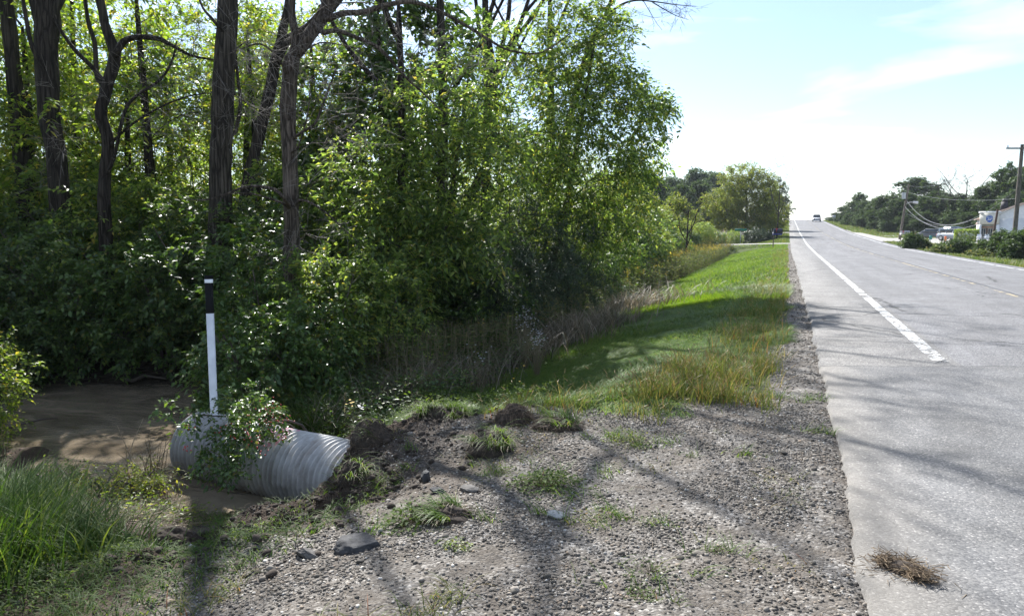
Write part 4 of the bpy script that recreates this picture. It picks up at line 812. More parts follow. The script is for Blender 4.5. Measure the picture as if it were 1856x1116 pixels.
# ------------------------------------------------------------------ berry bush over the culvert
def onculv(px, py, d): return at(px, py, dist=d)
bb = np.array([-5.15, 6.95, 0]); bb[2] = TZ1(bb[0], bb[1])
tg = [(430, 765, 7.75, .22, 14), (462, 755, 7.7, .22, 14), (495, 762, 7.7, .15, 9), (400, 800, 7.6, .2, 12), (430, 812, 7.35, .17, 10), (415, 855, 7.2, .12, 6), (350, 760, 7.8, .15, 6), (300, 744, 7.9, .10, 3), (462, 785, 7.4, .12, 7), (380, 840, 7.5, .15, 8), (420, 735, 8.1, .22, 12), (470, 725, 8.1, .22, 12)]
bt = tree('berry_bush', 'leafy bush with red berry clusters draped over the culvert', 'bush', bb, [([bb + (0, 0, -.1), bb + (-.05, -.2, .5), onculv(440, 760, 7.8)], [.02, .015, .008], None), ([bb, bb + (-.3, -.1, .45), onculv(340, 750, 7.9)], [.014, .01, .006], None)],
    [(onculv(a, b, d), (r, r, r * .8), n) for a, b, d, r, n in tg], M_leafW, M_twig, lf=(.048, .032), ntw=4, nl=6, L=.16, tipr=.002, droop=.5, leafname='foliage', trunkname='stems', seg=.12)
M_berry = plain('red_berries', (.42, .012, .02), .3, spec=.6, noise=.2)
mbV = []; ico = None
def icos(sub=0):
    import bmesh
    bm = bmesh.new(); bmesh.ops.create_icosphere(bm, subdivisions=sub, radius=1); V = np.array([v.co for v in bm.verts]); F = np.array([[v.index for v in f.verts] for f in bm.faces]); bm.free(); return V, F
IV, IF = icos(1)
def blobs(C, r, squash=(1, 1, 1), IVF=None, rot=True, lump=0):
    V0, F0 = IVF or (IV, IF); n = len(C); r = np.broadcast_to(np.asarray(r, float).reshape(-1, 1) if np.ndim(r) else r, (n, 1))
    sc = r[:, None] * np.asarray(squash) if np.ndim(squash) < 2 else r[:, None] * squash[:, None]
    V = V0[None] * sc
    if lump: V = V * (1 + lump * rng.normal(size=(n, len(V0), 1)))
    if rot:
        a = rng.random(n) * 6.28; c_, s_ = np.cos(a)[:, None], np.sin(a)[:, None]; t = (rng.random(n) - .5)[:, None] * .7; ct, st_ = np.cos(t), np.sin(t)
        x, y, z = V[..., 0], V[..., 1], V[..., 2]; x, z = x * ct - z * st_, x * st_ + z * ct; V = np.stack([x * c_ - y * s_, x * s_ + y * c_, z], -1)
    V = V + C[:, None]; return V.reshape(-1, 3), (F0[None] + (np.arange(n) * len(V0))[:, None, None]).reshape(-1, F0.shape[1])
Cb = []
for a, b, d, r in [(478, 745, 7.6, .05), (436, 745, 7.7, .04), (518, 760, 7.4, .04), (470, 795, 7.2, .05), (448, 792, 7.2, .05), (505, 738, 7.6, .05), (470, 820, 7.05, .04), (345, 772, 7.6, .03), (338, 815, 7.5, .03), (455, 770, 7.4, .06), (487, 770, 7.4, .05), (403, 783, 7.5, .05), (500, 755, 7.5, .04), (515, 790, 7.3, .03)]:
    Cb.append(at(a, b, dist=d) + r * rng.normal(size=(13, 3)) * .8)
Cb = np.vstack(Cb) - np.array(bt.location); Cb = Cb[rng.random(len(Cb)) < .6]; Vb, Fb = blobs(Cb, .0075, IVF=icos(1)); br = mesh('berries', Vb, [Fb], M_berry, bt, smooth=True); br['kind'] = 'stuff'
# ------------------------------------------------------------------ gravel
def stones(n, x0, x1, y0, y1, r0, r1, fn, sub=0, seed=0, sink=.25):
    xy = scatter(n, x0, x1, y0, y1); p = fn(xy[:, 0], xy[:, 1]); xy = xy[rng.random(n) < p]; n = len(xy)
    r = r0 + (r1 - r0) * rng.random(n) ** 3; P = np.column_stack([xy, TZ(xy[:, 0], xy[:, 1]) + r * (.45 - sink)])
    sq = np.column_stack([.8 + .5 * rng.random(n), .7 + .4 * rng.random(n), .45 + .35 * rng.random(n)])
    return blobs(P, r, sq, icos(sub + 1), lump=.2 if sub == 0 else .09)
gf = lambda x, y: np.clip(grav_mask(x, y) * (.15 + .85 * sm(.3, .7, .5 * vn(x * 1.3, y * 1.3, 77) + .5 * vn(x * 4, y * 4, 79))) * (x < edge(y) - .01) + .35 * np.exp(-(((x + 4.8) / .9) ** 2 + ((y - 4.9) / .6) ** 2)), 0, 1)
parts = [stones(135000, -4.2, .5, 1.7, 7.2, .0035, .012, gf), stones(8000, -4.2, .5, 1.7, 7.2, .008, .014, gf), stones(650, -4.4, .5, 1.7, 7.4, .012, .026, lambda x, y: np.maximum(gf(x, y), .25 * (x < -2.4)), 1), stones(9000, -.4, .5, 7, 22, .007, .02, gf), stones(3000, -.4, .45, 20, 60, .012, .03, gf),
         stones(5000, .38, 1.3, 1.7, 14, .003, .009, lambda x, y: np.clip(.95 * np.exp(-(x - edge(y)) * 11) + .02, 0, 1) * (x > edge(y)), 0, sink=-.1)]
m, N, fin = nodes('stone'); g = N('ShaderNodeNewGeometry'); tc = N('ShaderNodeTexCoord'); nn = N('ShaderNodeTexNoise', {'Vector': tc.outputs['Object'], 'Scale': 60, 'Detail': 4})
c = ramp(N, g.outputs['Random Per Island'], [(0, (.06, .056, .052)), (.3, (.12, .112, .10)), (.55, (.19, .175, .16)), (.78, (.27, .255, .235)), (.88, (.24, .19, .145)), (.95, (.42, .41, .39)), (1, (.6, .59, .57))])
c = mixc(N, 1.0, c, ramp(N, nn.outputs['Fac'], [(.3, (.8,) * 3), (.7, (1.15,) * 3)]), 'MULTIPLY')
c = mixc(N, 1.0, c, (.90, .86, .80, 1), 'MULTIPLY')
M_stone = fin(N('ShaderNodeBsdfPrincipled', {'Base Color': c, 'Roughness': .8, 'Specular IOR Level': .3}).outputs[0])
Vs, Fs = cat2(parts); tag(mesh('gravel', Vs, Fs, M_stone), 'loose grey and white gravel on the shoulder', 'gravel', kind='stuff')
# soil clods along the broken bank
def clodfn(x, y): return np.clip(np.exp(-((x + 3.4) / .75) ** 2) * (y > 2.9) * (y < 8) * .8 + .5 * np.exp(-(((x + 4.3) / .5) ** 2 + ((y - 4.0) / .4) ** 2)), 0, 1)
Vs, Fs = cat2([stones(9000, -5.6, -2.2, 2.6, 8, .008, .035, clodfn, 1, sink=.1)])
M_soil = plain('dark_soil', (.045, .033, .024), .95, noise=.35, nscale=30, bump=.6); tag(mesh('soil_clods', Vs, Fs, M_soil), 'crumbled dark soil clods along the washed out bank', 'soil', kind='stuff')
# ------------------------------------------------------------------ rocks and broken pieces
def rock(name, label, cat, px, py, d, size, mat, seed, sink=.3, tiltv=(0, 0, 0), group=None, facet=.12, z=None):
    p = at(px, py, z if z is not None else -.3, d); p[2] = TZ1(p[0], p[1]) if z is None or True else z
    V0, F0 = icos(5); rs = np.random.default_rng(seed); V = V0.copy()
    for _ in range(14):   # chop with planes for flat faces
        n_ = unit(rs.normal(size=3)); o_ = .55 + .35 * rs.random(); s_ = V @ n_; V = V - np.maximum(s_ - o_, 0)[:, None] * n_
    V = V * (1 + .10 * fbm(V0[:, 0] * 3 + seed, V0[:, 1] * 3 + V0[:, 2] * 2.6, 5, seed)[:, None] + .035 * np.abs(fbm(V0[:, 0] * 11, V0[:, 1] * 11 + V0[:, 2] * 9, 3, seed))[:, None]); V = V * np.array(size)
    V[:, 2] += size[2] * (1 - sink) * .5
    o = mesh(name, V, [F0], mat, smooth=False, loc=p); o.rotation_euler = tiltv; tag(o, label, cat, group); return o
def rockmat(name, a, b):
    m, N, fin = nodes(name); tc = N('ShaderNodeTexCoord'); v = N('ShaderNodeTexVoronoi', {'Vector': tc.outputs['Object'], 'Scale': 55}); s_ = N('ShaderNodeSeparateColor', {0: v.outputs['Color']})
    n = N('ShaderNodeTexNoise', {'Vector': tc.outputs['Object'], 'Scale': 9, 'Detail': 8})
    c = mixc(N, .6, ramp(N, s_.outputs[0], [(.1, a), (.9, b)]), ramp(N, n.outputs['Fac'], [(.35, a), (.7, b)]))
    bp = N('ShaderNodeBump', {'Height': n.outputs['Fac'], 'Strength': .8, 'Distance': .02})
    return fin(N('ShaderNodeBsdfPrincipled', {'Base Color': c, 'Roughness': .85, 'Normal': bp.outputs[0]}).outputs[0])
M_tar = rockmat('old_asphalt', (.04, .037, .035), (.15, .14, .128)); M_conc = rockmat('pale_concrete', (.24, .24, .23), (.48, .47, .45)); M_tarD = rockmat('dark_asphalt', (.02, .02, .022), (.07, .07, .072))
rock('asphalt_slab', 'big lump of old asphalt half buried at the bottom edge of the gravel', 'asphalt chunk', 650, 1030, None, (.13, .11, .06), M_tarD, 3, z=-.25, tiltv=(.1, -.15, .4))
rock('asphalt_chunk', 'flat dark chunk of asphalt lying on the open gravel', 'asphalt chunk', 850, 902, None, (.085, .055, .035), M_tar, 5, z=-.15)
rock('asphalt_chunk', 'black upright asphalt piece on the gravel above the flat chunk', 'asphalt chunk', 772, 868, None, (.035, .05, .085), M_tarD, 8, z=-.2)
rock('asphalt_chunk', 'small dark asphalt piece left of the flat chunk', 'asphalt chunk', 792, 904, None, (.06, .035, .03), M_tarD, 9, z=-.18)
rock('asphalt_chunk', 'grey asphalt piece at the lower left of the gravel beside the big lump', 'asphalt chunk', 560, 1050, None, (.08, .05, .04), M_tar, 13, z=-.3)
rock('concrete_piece', 'pointed white concrete piece standing by the dark hollow', 'concrete piece', 343, 962, None, (.065, .055, .085), M_conc, 11, z=-.8, tiltv=(.3, .2, 0))
rock('concrete_piece', 'flat pale concrete piece at the left end of the dark hollow', 'concrete piece', 262, 980, None, (.15, .085, .05), M_conc, 12, z=-.7)
rock('stone', 'pale stone among the green weeds below the dark hollow', 'stone', 318, 988, None, (.06, .05, .035), M_conc, 14, z=-.6)
rock('stone', 'grey stone on the grassy edge above the broken bank', 'stone', 823, 742, None, (.1, .07, .06), M_conc, 15, z=-.35)
rock('stone', 'brownish stone on the gravel right of the low clover', 'stone', 1008, 946, None, (.07, .05, .03), M_conc, 16, z=-.1)
def clump(name, label, px, py, z, size, seed, grass=None, root=True, n=260, cat='sod clump', gdir=None, gh=.2, lab2=None):
    p = at(px, py, z); p[2] = TZ1(p[0], p[1]); e_ = empty(name, p); tag(e_, label, cat, 'torn sod clumps on the broken bank')
    V0, F0 = icos(5); rs = np.random.default_rng(seed)
    d = .28 * fbm(V0[:, 0] * 2.2 + seed, V0[:, 1] * 2.2 + V0[:, 2] * 1.7, 5, seed) + .12 * np.abs(fbm(V0[:, 0] * 7, V0[:, 1] * 7 + V0[:, 2] * 6, 3, seed + 4))
    V = V0 * (1 + d[:, None]) * np.array(size); V[:, :2] *= (1 + .35 * np.clip(-V0[:, 2:3], -.4, 1)); V[:, 2] += size[2] * .25
    mesh('soil', V, [F0], M_soil, e_)
    # hair roots hanging off
    k = rs.integers(0, len(V), n); B = V[k]; nd = unit(B * [1, 1, .3] + .4 * rs.normal(size=(n, 3)) - [0, 0, .5])
    Vr, Fr = stick(B - nd * .01, B + nd * (.04 + .09 * rs.random((n, 1))), .0016, 3); mesh('roots', Vr, [Fr], plain('root_hair', (.14, .10, .07), .9), e_)
    if grass:
        top = (V0[:, 2] > .1) & (fbm(V0[:, 0] * 3 + seed, V0[:, 1] * 3, 2, seed) > -.12); grass = int(grass * .55); hot = V0[rs.choice(np.where(top)[0], 9)]; wt = np.exp(-((V0[:, None] - hot[None]) ** 2).sum(2).min(1) / .05) * top; kk = rs.choice(len(V0), grass, p=wt / wt.sum()); th_ = rs.random() * 6.28; dv_ = V0[kk] * [.5, .5, 0] + (np.array(gdir) if gdir else np.array([math.cos(th_), math.sin(th_), 0])) * .9
        Vg, Fg = blades(V[kk] - [0, 0, .01], gh * 1.25 * (.3 + 1.1 * rs.random(grass) ** 1.5), .0055, .45, 1.7, 4, dirv=dv_, spread=.7)
        mesh('grass', Vg, [Fg], M_grass, e_); h2 = len(kk) // 3; Vg, Fg = blades(V[kk[:h2]] - [0, 0, .01], gh * (.3 + rs.random(h2)), .004, .8, 1.6, 3, dirv=dv_[:h2], spread=.9); mesh('dead_grass', Vg, [Fg], M_straw, e_)
    return e_
clump('sod_clump', 'dark matted root ball in the shade at the top of the gravel', 935, 792, -.25, (.16, .13, .12), 1, n=1500)
clump('sod_clump', 'grass topped sod clump tipped onto the gravel in the centre', 890, 826, -.2, (.19, .15, .13), 2, grass=500, gdir=(-.2, -1, 0))
clump('sod_clump', 'ragged soil lump right of the dark root ball', 1010, 790, -.15, (.2, .11, .06), 3, n=900, grass=320)
clump('sod_clump', 'brown crumbling soil lump behind the culvert', 660, 778, -.5, (.33, .2, .17), 4, n=600)
clump('sod_clump', 'soil lump overhanging the right end of the culvert', 672, 830, -.42, (.2, .13, .15), 5, n=500, grass=160, gh=.14)
clump('sod_clump', 'square dark clod in front of the right end of the culvert', 640, 880, -.5, (.12, .1, .14), 6, n=300, grass=120)
clump('sod_clump', 'small dark clod standing over the eroded gully', 618, 938, -.55, (.13, .1, .11), 7, n=200, grass=160, gh=.12)
clump('sod_clump', 'dark overhanging soil lump at the hollow below the culvert', 310, 930, -.7, (.3, .16, .12), 8, n=400)
patchw_later = 1
clump('sod_clump', 'low matted grass clump in the middle of the gravel', 800, 950, -.15, (.2, .13, .06), 10, n=260, grass=520, gh=.12)
clump('sod_clump', 'grassy mound left of the dark root ball', 800, 790, -.4, (.3, .18, .12), 11, n=200, grass=700, gh=.22, gdir=(.5, -1, 0))
# ------------------------------------------------------------------ grass
jn_ = lambda x, y, s=60: fbm(x * .8, y * .8, 3, s)
# long lush verge grass, laid over
def embank(n, y0, y1, h, w, ns):
    xy = scatter(n, -5.4, .1, y0, y1); x, y = xy.T
    keep = (x < -.9 + .4 * jn_(x, y) + .9 * sm(8, 12, y)) & (x > -5.2 + .3 * jn_(x, y, 61)) & (y > 6.45 + .5 * jn_(x, y, 62) + .35 * sm(-3.0, -5, x)) & ~((np.abs(y - 75.5) < 1.7)) & ~((np.abs(y - 121) < 2)); xy = xy[keep]
    x, y = xy.T; n = len(xy); lay = np.clip(.5 + vn(x * 1.1, y * 1.1, 90), 0, 1.5)
    a = 6.28 * vn(x * .35, y * .35, 95); dv = np.stack([np.cos(a) + .7, np.sin(a) - .3, 0 * a], 1)
    return blades(drop(xy), h * (.6 + .7 * rng.random(n)), w, .25 + .5 * lay * sm(25, 9, y), .8 + .9 * lay * sm(30, 9, y), ns, dirv=dv, spread=.7 if y1 < 23 else 3)
Vg, Fg = cat2([embank(75000, 6.3, 12, .25, .0065, 3), embank(52000, 12, 22, .24, .011, 2), embank(42000, 22, 45, .15, .02, 2), embank(36000, 45, 74, .13, .035, 2)])
tag(mesh('verge_grass', Vg, Fg, M_grass), 'bright green mown grass on the roadside bank', 'grass', kind='stuff')
def far_grass(n, x0, x1, y0, y1, h, w):
    xy = scatter(n, x0, x1, y0, y1); xy = xy[(np.abs(xy[:, 1] - 75.5) > 1.6) & (np.abs(xy[:, 1] - 121) > 1.8) & ~((xy[:, 0] > 9) & (xy[:, 1] > 85) & (xy[:, 1] < 124))]; return blades(drop(xy), h * (.6 + .7 * rng.random(len(xy))), w, .3, .5, 2)
Vg, Fg = cat2([far_grass(30000, -5, .2, 77, 150, .16, .06), far_grass(14000, 9.5, 16, -2, 18, .2, .02), far_grass(30000, 9.5, 17, 18, 60, .2, .03), far_grass(30000, 9.5, 24, 60, 90, .25, .05), far_grass(30000, 9.5, 22, 122, 230, .22, .1), far_grass(8000, -6, .2, 150, 250, .2, .12)])
tag(mesh('verge_grass', Vg, Fg, leafmat('grass_far', [(0, (.05, .10, .02)), (.5, (.09, .15, .03)), (.85, (.17, .18, .05)), (1, (.26, .20, .08))], .45, tint=(1.3, 1.3, .6))), 'short green and tan grass along both far roadsides', 'grass', kind='stuff')
# yellow seeding grass with foxtail heads
def foxtails(xy, h, w, heads, lean=.12):
    P = drop(xy); n = len(P); hh_ = h * (.25 + .5 * rng.random(n) + .65 * rng.random(n) ** 3); V1, F1 = blades(P, hh_, w, lean + .25 * rng.random(n), .3 + .9 * rng.random(n), 3)
    k = rng.random(n) < heads; tipc = V1.reshape(n, 8, 3)[k][:, 6:8].mean(1); d = unit(tipc - V1.reshape(n, 8, 3)[k][:, 4:6].mean(1)); 
    A = tipc - d * .01; B = A + d * (.035 + .03 * rng.random((len(A), 1)))
    V2, F2 = stick(A, B, .0042, 4); return (V1, F1), (V2, F2)
gp = []; hp = []
def gz(n, x0, x1, y0, y1, fn, h, w, heads):
    xy = scatter(n, x0, x1, y0, y1); xy = xy[rng.random(n) < fn(xy[:, 0], xy[:, 1])]
    a, b = foxtails(xy, h, w, heads); gp.append(a); hp.append(b)
tuft = lambda x, y, s=70: sm(.45, .7, vn(x * 4, y * 4, s))
gz(13000, -2.0, .1, 6.3, 9.6, lambda x, y: (.06 + .94 * tuft(x, y) ** 1.3) * sm(-1.9, -1.1, x + .4 * jn_(x, y)) * sm(.05, -.15, x) * sm(6.5, 7.0, y + .4 * jn_(x, y, 3)), .33, .0065, .16)
gz(14000, -1.5, .12, 9.2, 22, lambda x, y: (.12 + .8 * tuft(x, y)) * sm(-1.3, -.6, x + .4 * jn_(x, y)) * sm(.12, -.05, x), .34, .008, .12)
gz(11000, -1.0, .12, 22, 60, lambda x, y: (.1 + .6 * tuft(x, y)) * sm(-1.0, -.5, x + .3 * jn_(x, y)), .27, .014, .03)
gz(1500, -2.6, -.9, 6.0, 7.2, lambda x, y: tuft(x, y), .32, .006, .15)
Vg, Fg = cat2(gp); tag(mesh('seeding_grass', Vg, Fg, M_grassY), 'tall yellow seeding grass between gravel and verge', 'grass', kind='stuff')
Vg, Fg = cat2(hp); tag(mesh('seed_heads', Vg, Fg, leafmat('seed_head', [(0, (.22, .15, .07)), (.6, (.36, .25, .10)), (1, (.45, .36, .16))], .2)), 'tan foxtail seed heads above the yellow grass', 'grass', kind='stuff')
# grass fringe on top of the washed out bank
xy = scatter(16000, -4.9, -1.4, 6.0, 8.6); x, y = xy.T; xy = xy[(rng.random(len(x)) < .15 + .85 * tuft(x, y, 72)) & (y > 6.15 + .35 * jn_(x, y, 63) - .05 * x * 0)]
Vg, Fg = blades(drop(xy), .2 * (.5 + rng.random(len(xy))), .006, .5, 1.3, 3, dirv=(.3, -.6, 0), spread=1.0)
tag(mesh('bank_grass', Vg, [Fg], M_grass), 'ragged grass fringe along the broken bank behind the gravel', 'grass', kind='stuff')
# lush long grass at the lower left
def tuss(name, label, xy0, n, h, w, sp, dirv, mat, lean=.35, bend=1.2, spread=.9, cat='grass tussock', group=None, ns=5, par=None):
    p = np.array([xy0[0], xy0[1], TZ1(*xy0)]); q = rng.normal(size=(n, 2)) * sp; P = np.column_stack([q, TZ(q[:, 0] + p[0], q[:, 1] + p[1]) - p[2] - .02])
    V, F = blades(P, h * (.45 + .65 * rng.random(n)), w * (.7 + .6 * rng.random(n)), lean, bend * (.6 + .6 * rng.random(n)), ns, dirv=dirv, spread=spread)
    o = mesh(name, V, [F], mat, loc=p); tag(o, label, cat, group); return o
tuss('grass_tussock', 'tall lush green grass arching at the bottom left corner', (-4.55, 2.75), 650, .75, .011, .22, (-.5, .4, 0), M_grassD, lean=.2, bend=1.0)
tuss('grass_tussock', 'lush green grass leaning left at the left edge above the corner', (-5.15, 3.3), 900, .65, .010, .25, (-.6, .2, 0), M_grassD, lean=.3, bend=1.2)
tuss('grass_tussock', 'lush green grass tussock nearest the weedy slope below the hollow', (-4.35, 3.25), 700, .55, .010, .2, (-.8, .3, 0), M_grassD, lean=.3, bend=1.3)
tuss('grass_tussock', 'green grass tussock on the crest of the left bank by the water', (-5.9, 3.75), 600, .5, .010, .28, (-.5, -.2, 0), M_grass, lean=.3, bend=1.2)
# low weeds and short grass over the left slope
def low_mix(n, x0, x1, y0, y1, fn, h, w, mat, name, label):
    xy = scatter(n, x0, x1, y0, y1); xy = xy[rng.random(n) < fn(xy[:, 0], xy[:, 1])]
    V, F = blades(drop(xy), h * (.5 + .8 * rng.random(len(xy))), w, .5, 1.3, 3); return tag(mesh(name, V, [F], mat), label, 'grass', kind='stuff')
low_mix(26000, -5.4, -2.1, 1.5, 3.9, lambda x, y: sm(-2.2, -3.0, x + .5 * jn_(x, y)) * (.35 + .65 * tuft(x, y, 74)), .13, .006, M_grassD, 'low_grass', 'short green grass and weeds on the slope at the lower left')
low_mix(9000, -9.5, -5, 2.3, 5.0, lambda x, y: (.3 + .7 * tuft(x, y, 75)) * sm(5.0, 4.2, y + .3 * jn_(x, y)), .17, .007, M_grass, 'low_grass', 'green and tan grass on the near bank of the creek')
low_mix(5000, -3.6, .2, 2, 6.3, lambda x, y: sm(.64, .80, vn(x * 2.2, y * 2.2, 76)), .09, .005, M_grassY, 'sparse_grass', 'sparse thin grass sprouting from the gravel')
low_mix(3500, -3.4, -1.3, 1.5, 2.9, lambda x, y: sm(.45, .7, vn(x * 3, y * 3, 79)), .16, .005, M_grassY, 'sparse_grass', 'thin yellowish grass at the bottom edge of the gravel')
low_mix(6000, -6, -3.4, 4.2, 5.6, lambda x, y: sm(.4, .7, vn(x * 3, y * 3, 78)) * (TZ(x, y) > -1.16), .14, .006, M_grass, 'low_grass', 'short grass between the culvert and the hollow')
# broadleaf ground weeds
def weeds(n, x0, x1, y0, y1, fn, ll, hmax, mat, name, label):
    xy = scatter(n, x0, x1, y0, y1); xy = xy[rng.random(n) < fn(xy[:, 0], xy[:, 1])]; P = drop(xy, 0); P[:, 2] += hmax * rng.random(len(P)) ** 1.5
    D = rng.normal(size=P.shape); D[:, 2] = .3 * np.abs(D[:, 2]); V, F = leaves(P, D, ll * (.5 + rng.random(len(P))), ll * .5, flat=.45); return tag(mesh(name, V, [F], mat), label, 'weeds', kind='stuff')
weeds(16000, -5.6, -2.2, 1.5, 4.2, lambda x, y: sm(-2.4, -3.2, x + .5 * jn_(x, y)) * sm(.3, .6, vn(x * 2, y * 2, 81)), .028, .10, M_weed, 'ground_weeds', 'low broad leaved weeds on the slope at the lower left')
weeds(8000, -9.6, -4.8, 3.2, 5.0, lambda x, y: sm(.4, .6, vn(x * 1.5, y * 1.5, 82)) * (TZ(x, y) > -1.1), .04, .2, M_leafY, 'bank_weeds', 'yellowish weeds on the near bank of the creek')
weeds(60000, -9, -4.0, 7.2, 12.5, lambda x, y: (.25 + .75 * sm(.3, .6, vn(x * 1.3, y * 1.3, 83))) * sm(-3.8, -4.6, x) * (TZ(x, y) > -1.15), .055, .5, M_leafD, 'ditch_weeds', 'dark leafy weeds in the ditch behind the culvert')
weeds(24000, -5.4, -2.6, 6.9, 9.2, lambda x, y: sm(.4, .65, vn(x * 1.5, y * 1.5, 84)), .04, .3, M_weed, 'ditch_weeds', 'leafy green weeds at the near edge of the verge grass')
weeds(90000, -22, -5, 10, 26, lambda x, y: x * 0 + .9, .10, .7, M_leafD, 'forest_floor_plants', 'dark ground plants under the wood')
# clover and leafy seedlings on the gravel
GC = 'small leafy weeds growing in the gravel'
def patchw(label, px, py, r, n, ll, h, mat=M_weed, grass=0, z=-.1, cat='weed'):
    p = at(px, py, z); p[2] = TZ1(p[0], p[1]); q = rng.normal(size=(n, 2)) * r * .5; dd = np.hypot(*q.T)
    P = np.column_stack([q, TZ(q[:, 0] + p[0], q[:, 1] + p[1]) - p[2] + h * np.maximum(0, 1 - dd / (r * 1.3)) * rng.random(n)])
    root = empty('leafy_weed', p); tag(root, label, cat, GC); D = np.column_stack([q + .3 * r * rng.normal(size=(n, 2)), .3 * r * np.abs(rng.normal(size=n))])
    V, F = leaves(P, D, ll * (.6 + .7 * rng.random(n)), ll * .7, flat=.8, droop=.3); mesh('leaves', V, [F], mat, root)
    B = P.copy(); B[:, :2] *= .3; B[:, 2] = 0; k = rng.random(n) < .5; Vt, Ft = stick(B[k], P[k], .0012, 3); mesh('stalks', Vt, [Ft], M_stem, root)
    if grass: sc_ = rng.normal(size=(9, 2)) * r * 1.0; qg = sc_[rng.integers(0, 9, grass)] + rng.normal(size=(grass, 2)) * r * .16; Pg = np.column_stack([qg, TZ(qg[:, 0] + p[0], qg[:, 1] + p[1]) - p[2] - .01]); qa = rng.random() * 6.28; Pg[:, :2] = Pg[:, :2] * [1.5, .7]; Vg, Fg = blades(Pg, .15 * (.3 + 1.1 * rng.random(grass) ** 1.6), .0045, .5, 1.2, 3, dirv=(math.cos(qa), math.sin(qa), 0), spread=1.1); mesh('grass', Vg, [Fg], M_grass, root)
    return root
patchw('bright clover patch in the middle of the open gravel', 990, 885, .24, 420, .032, .12, grass=160)
patchw('thin spreading grass weed low on the open gravel right of centre', 1065, 955, .17, 110, .018, .07, grass=230, mat=M_grassY)
patchw('leafy weed with round leaves on the gravel left of centre', 740, 945, .17, 240, .034, .14, grass=120)
patchw('flat matted weed at the upper left of the clover patch', 905, 850, .15, 120, .02, .05, grass=120)
patchw('tiny green plant on the gravel near the pavement edge, the nearer of two', 1350, 826, .06, 70, .015, .03, grass=40, z=-.05)
patchw('tiny green plant on the gravel beside the pavement, the farther of two', 1475, 790, .07, 90, .015, .03, grass=60, z=-.05)
patchw('very small seedling on the gravel halfway between clover and pavement', 1250, 825, .04, 40, .012, .03, grass=20, z=-.05)
patchw('small seedling on the gravel at the lower right of the clover', 1305, 1005, .06, 60, .014, .03, grass=40, z=-.05)
patchw('thin wispy weed low in the gravel below the clover', 1180, 1045, .09, 60, .014, .12, grass=50, z=-.07)
patchw('weed sprig with a stalk at the bottom edge of the gravel', 1160, 1085, .07, 80, .016, .05, grass=30, z=-.07)
patchw('seedling with yellow leaves on the gravel left of the twin shadow', 830, 1000, .06, 50, .018, .07, grass=20, mat=M_leafY, z=-.1)
patchw('green weed tuft on the gully edge below the culvert', 620, 905, .18, 160, .025, .08, grass=260, z=-.5)
patchw('grassy weed at the corner where gravel meets the culvert', 700, 870, .15, 120, .022, .08, grass=220, z=-.4)
patchw('weedy clump with red stems at the top of the gravel', 1140, 800, .22, 200, .02, .12, grass=320, z=-.06, mat=M_leafO)
patchw('weed tuft alone on the gravel beside the yellow grass', 1385, 722, .18, 120, .02, .1, grass=300, z=-.05, mat=M_leafO)
# dry straw thatch and stalks by the water
xy = scatter(2600, -6.6, -4.9, 3.9, 5.3); P = drop(xy, .01); D = unit(np.column_stack([rng.normal(size=(len(P), 2)), .12 * np.abs(rng.normal(size=len(P)))]))
Vt, Ft = stick(P, P + D * (.08 + .22 * rng.random((len(P), 1))), .0028, 3); tag(mesh('dry_thatch', Vt, [Ft], M_straw), 'flattened dry straw thatch on the bank left of the culvert', 'straw', kind='stuff')
def stalks(label, px, py, z, n, h, r, sp, leafn=0, lean=.15, mat=None, loc=None):
    p = at(px, py, z) if loc is None else np.array(loc, float); p[2] = TZ1(p[0], p[1]); root = empty('dry_reed_clump', p); tag(root, label, 'reeds', 'dry reed stalks by the creek')
    B = np.column_stack([rng.normal(size=(n, 2)) * sp, np.zeros(n) - .02]); mb = MB()
    for b in B:
        d = np.append(rng.normal(size=2) * lean, 1); k = rng.normal(size=2) * .12; hh_ = h * (.5 + .6 * rng.random())
        P = [b, b + d * hh_ * .35, b + d * hh_ * .7 + np.append(k * .2, 0), b + d * hh_ + np.append(k * .7, -abs(k).sum() * .3)]; mb.tube(P, [r, r * .9, r * .7, r * .3], 5, False)
    mb.build('stalks', M_straw, root)
    if leafn:
        k = rng.integers(0, n, leafn); P = B[k] + np.column_stack([rng.normal(size=(leafn, 2)) * .04, h * .6 * rng.random(leafn)]); V, F = blades(P, .2 * (.5 + rng.random(leafn)), .011, 1.0, 1.3, 4); mesh('blades', V, [F], M_grassY, root)
    return root
stalks('bare tan reed stalks standing against the water left of the culvert', 275, 852, -1.05, 16, .75, .006, .08, 60)
stalks('short dry reeds with orange tinted leaves at the water edge', 215, 868, -1.0, 12, .42, .004, .12, 90)
stalks('dry reeds with rusty leaves at the left edge above the water', 40, 800, -1.1, 9, .5, .004, .15, 40, loc=(-8.9, 5.7, 0))
stalks('broken tan stalks leaning over the left bank weeds', 160, 880, -.9, 10, .5, .004, .16, 80)
stalks('tall bleached stalks rising from the yellow weeds left of the culvert', 262, 868, -1.0, 14, .85, .0055, .10, 50)
stalks('leaning tan stalks at the near water edge with rusty blades', 300, 872, -1.05, 10, .55, .005, .12, 60)
stalks('sparse dry stalks above the lush grass on the left bank', 120, 862, -1.0, 12, .55, .0045, .2, 90)
for px_, py_, cr_, H_, lab_ in [(255, 885, .3, .42, 'yellow green weed bush around the bleached stalks left of the culvert'), (190, 890, .28, .35, 'low yellow green weed bush left of the bleached stalks'), (95, 872, .3, .4, 'leafy weed bush behind the lush grass at the left')]:
    p = at(px_, py_, -.95); shrub('weed_bush', lab_, cr_, H_, M_weed if px_ < 100 else M_leafO, 40, (.04, .016), None, base=(p[0], p[1], TZ1(p[0], p[1])), L=.14, nst=4, ntw=4, nl=6, cat='weed')
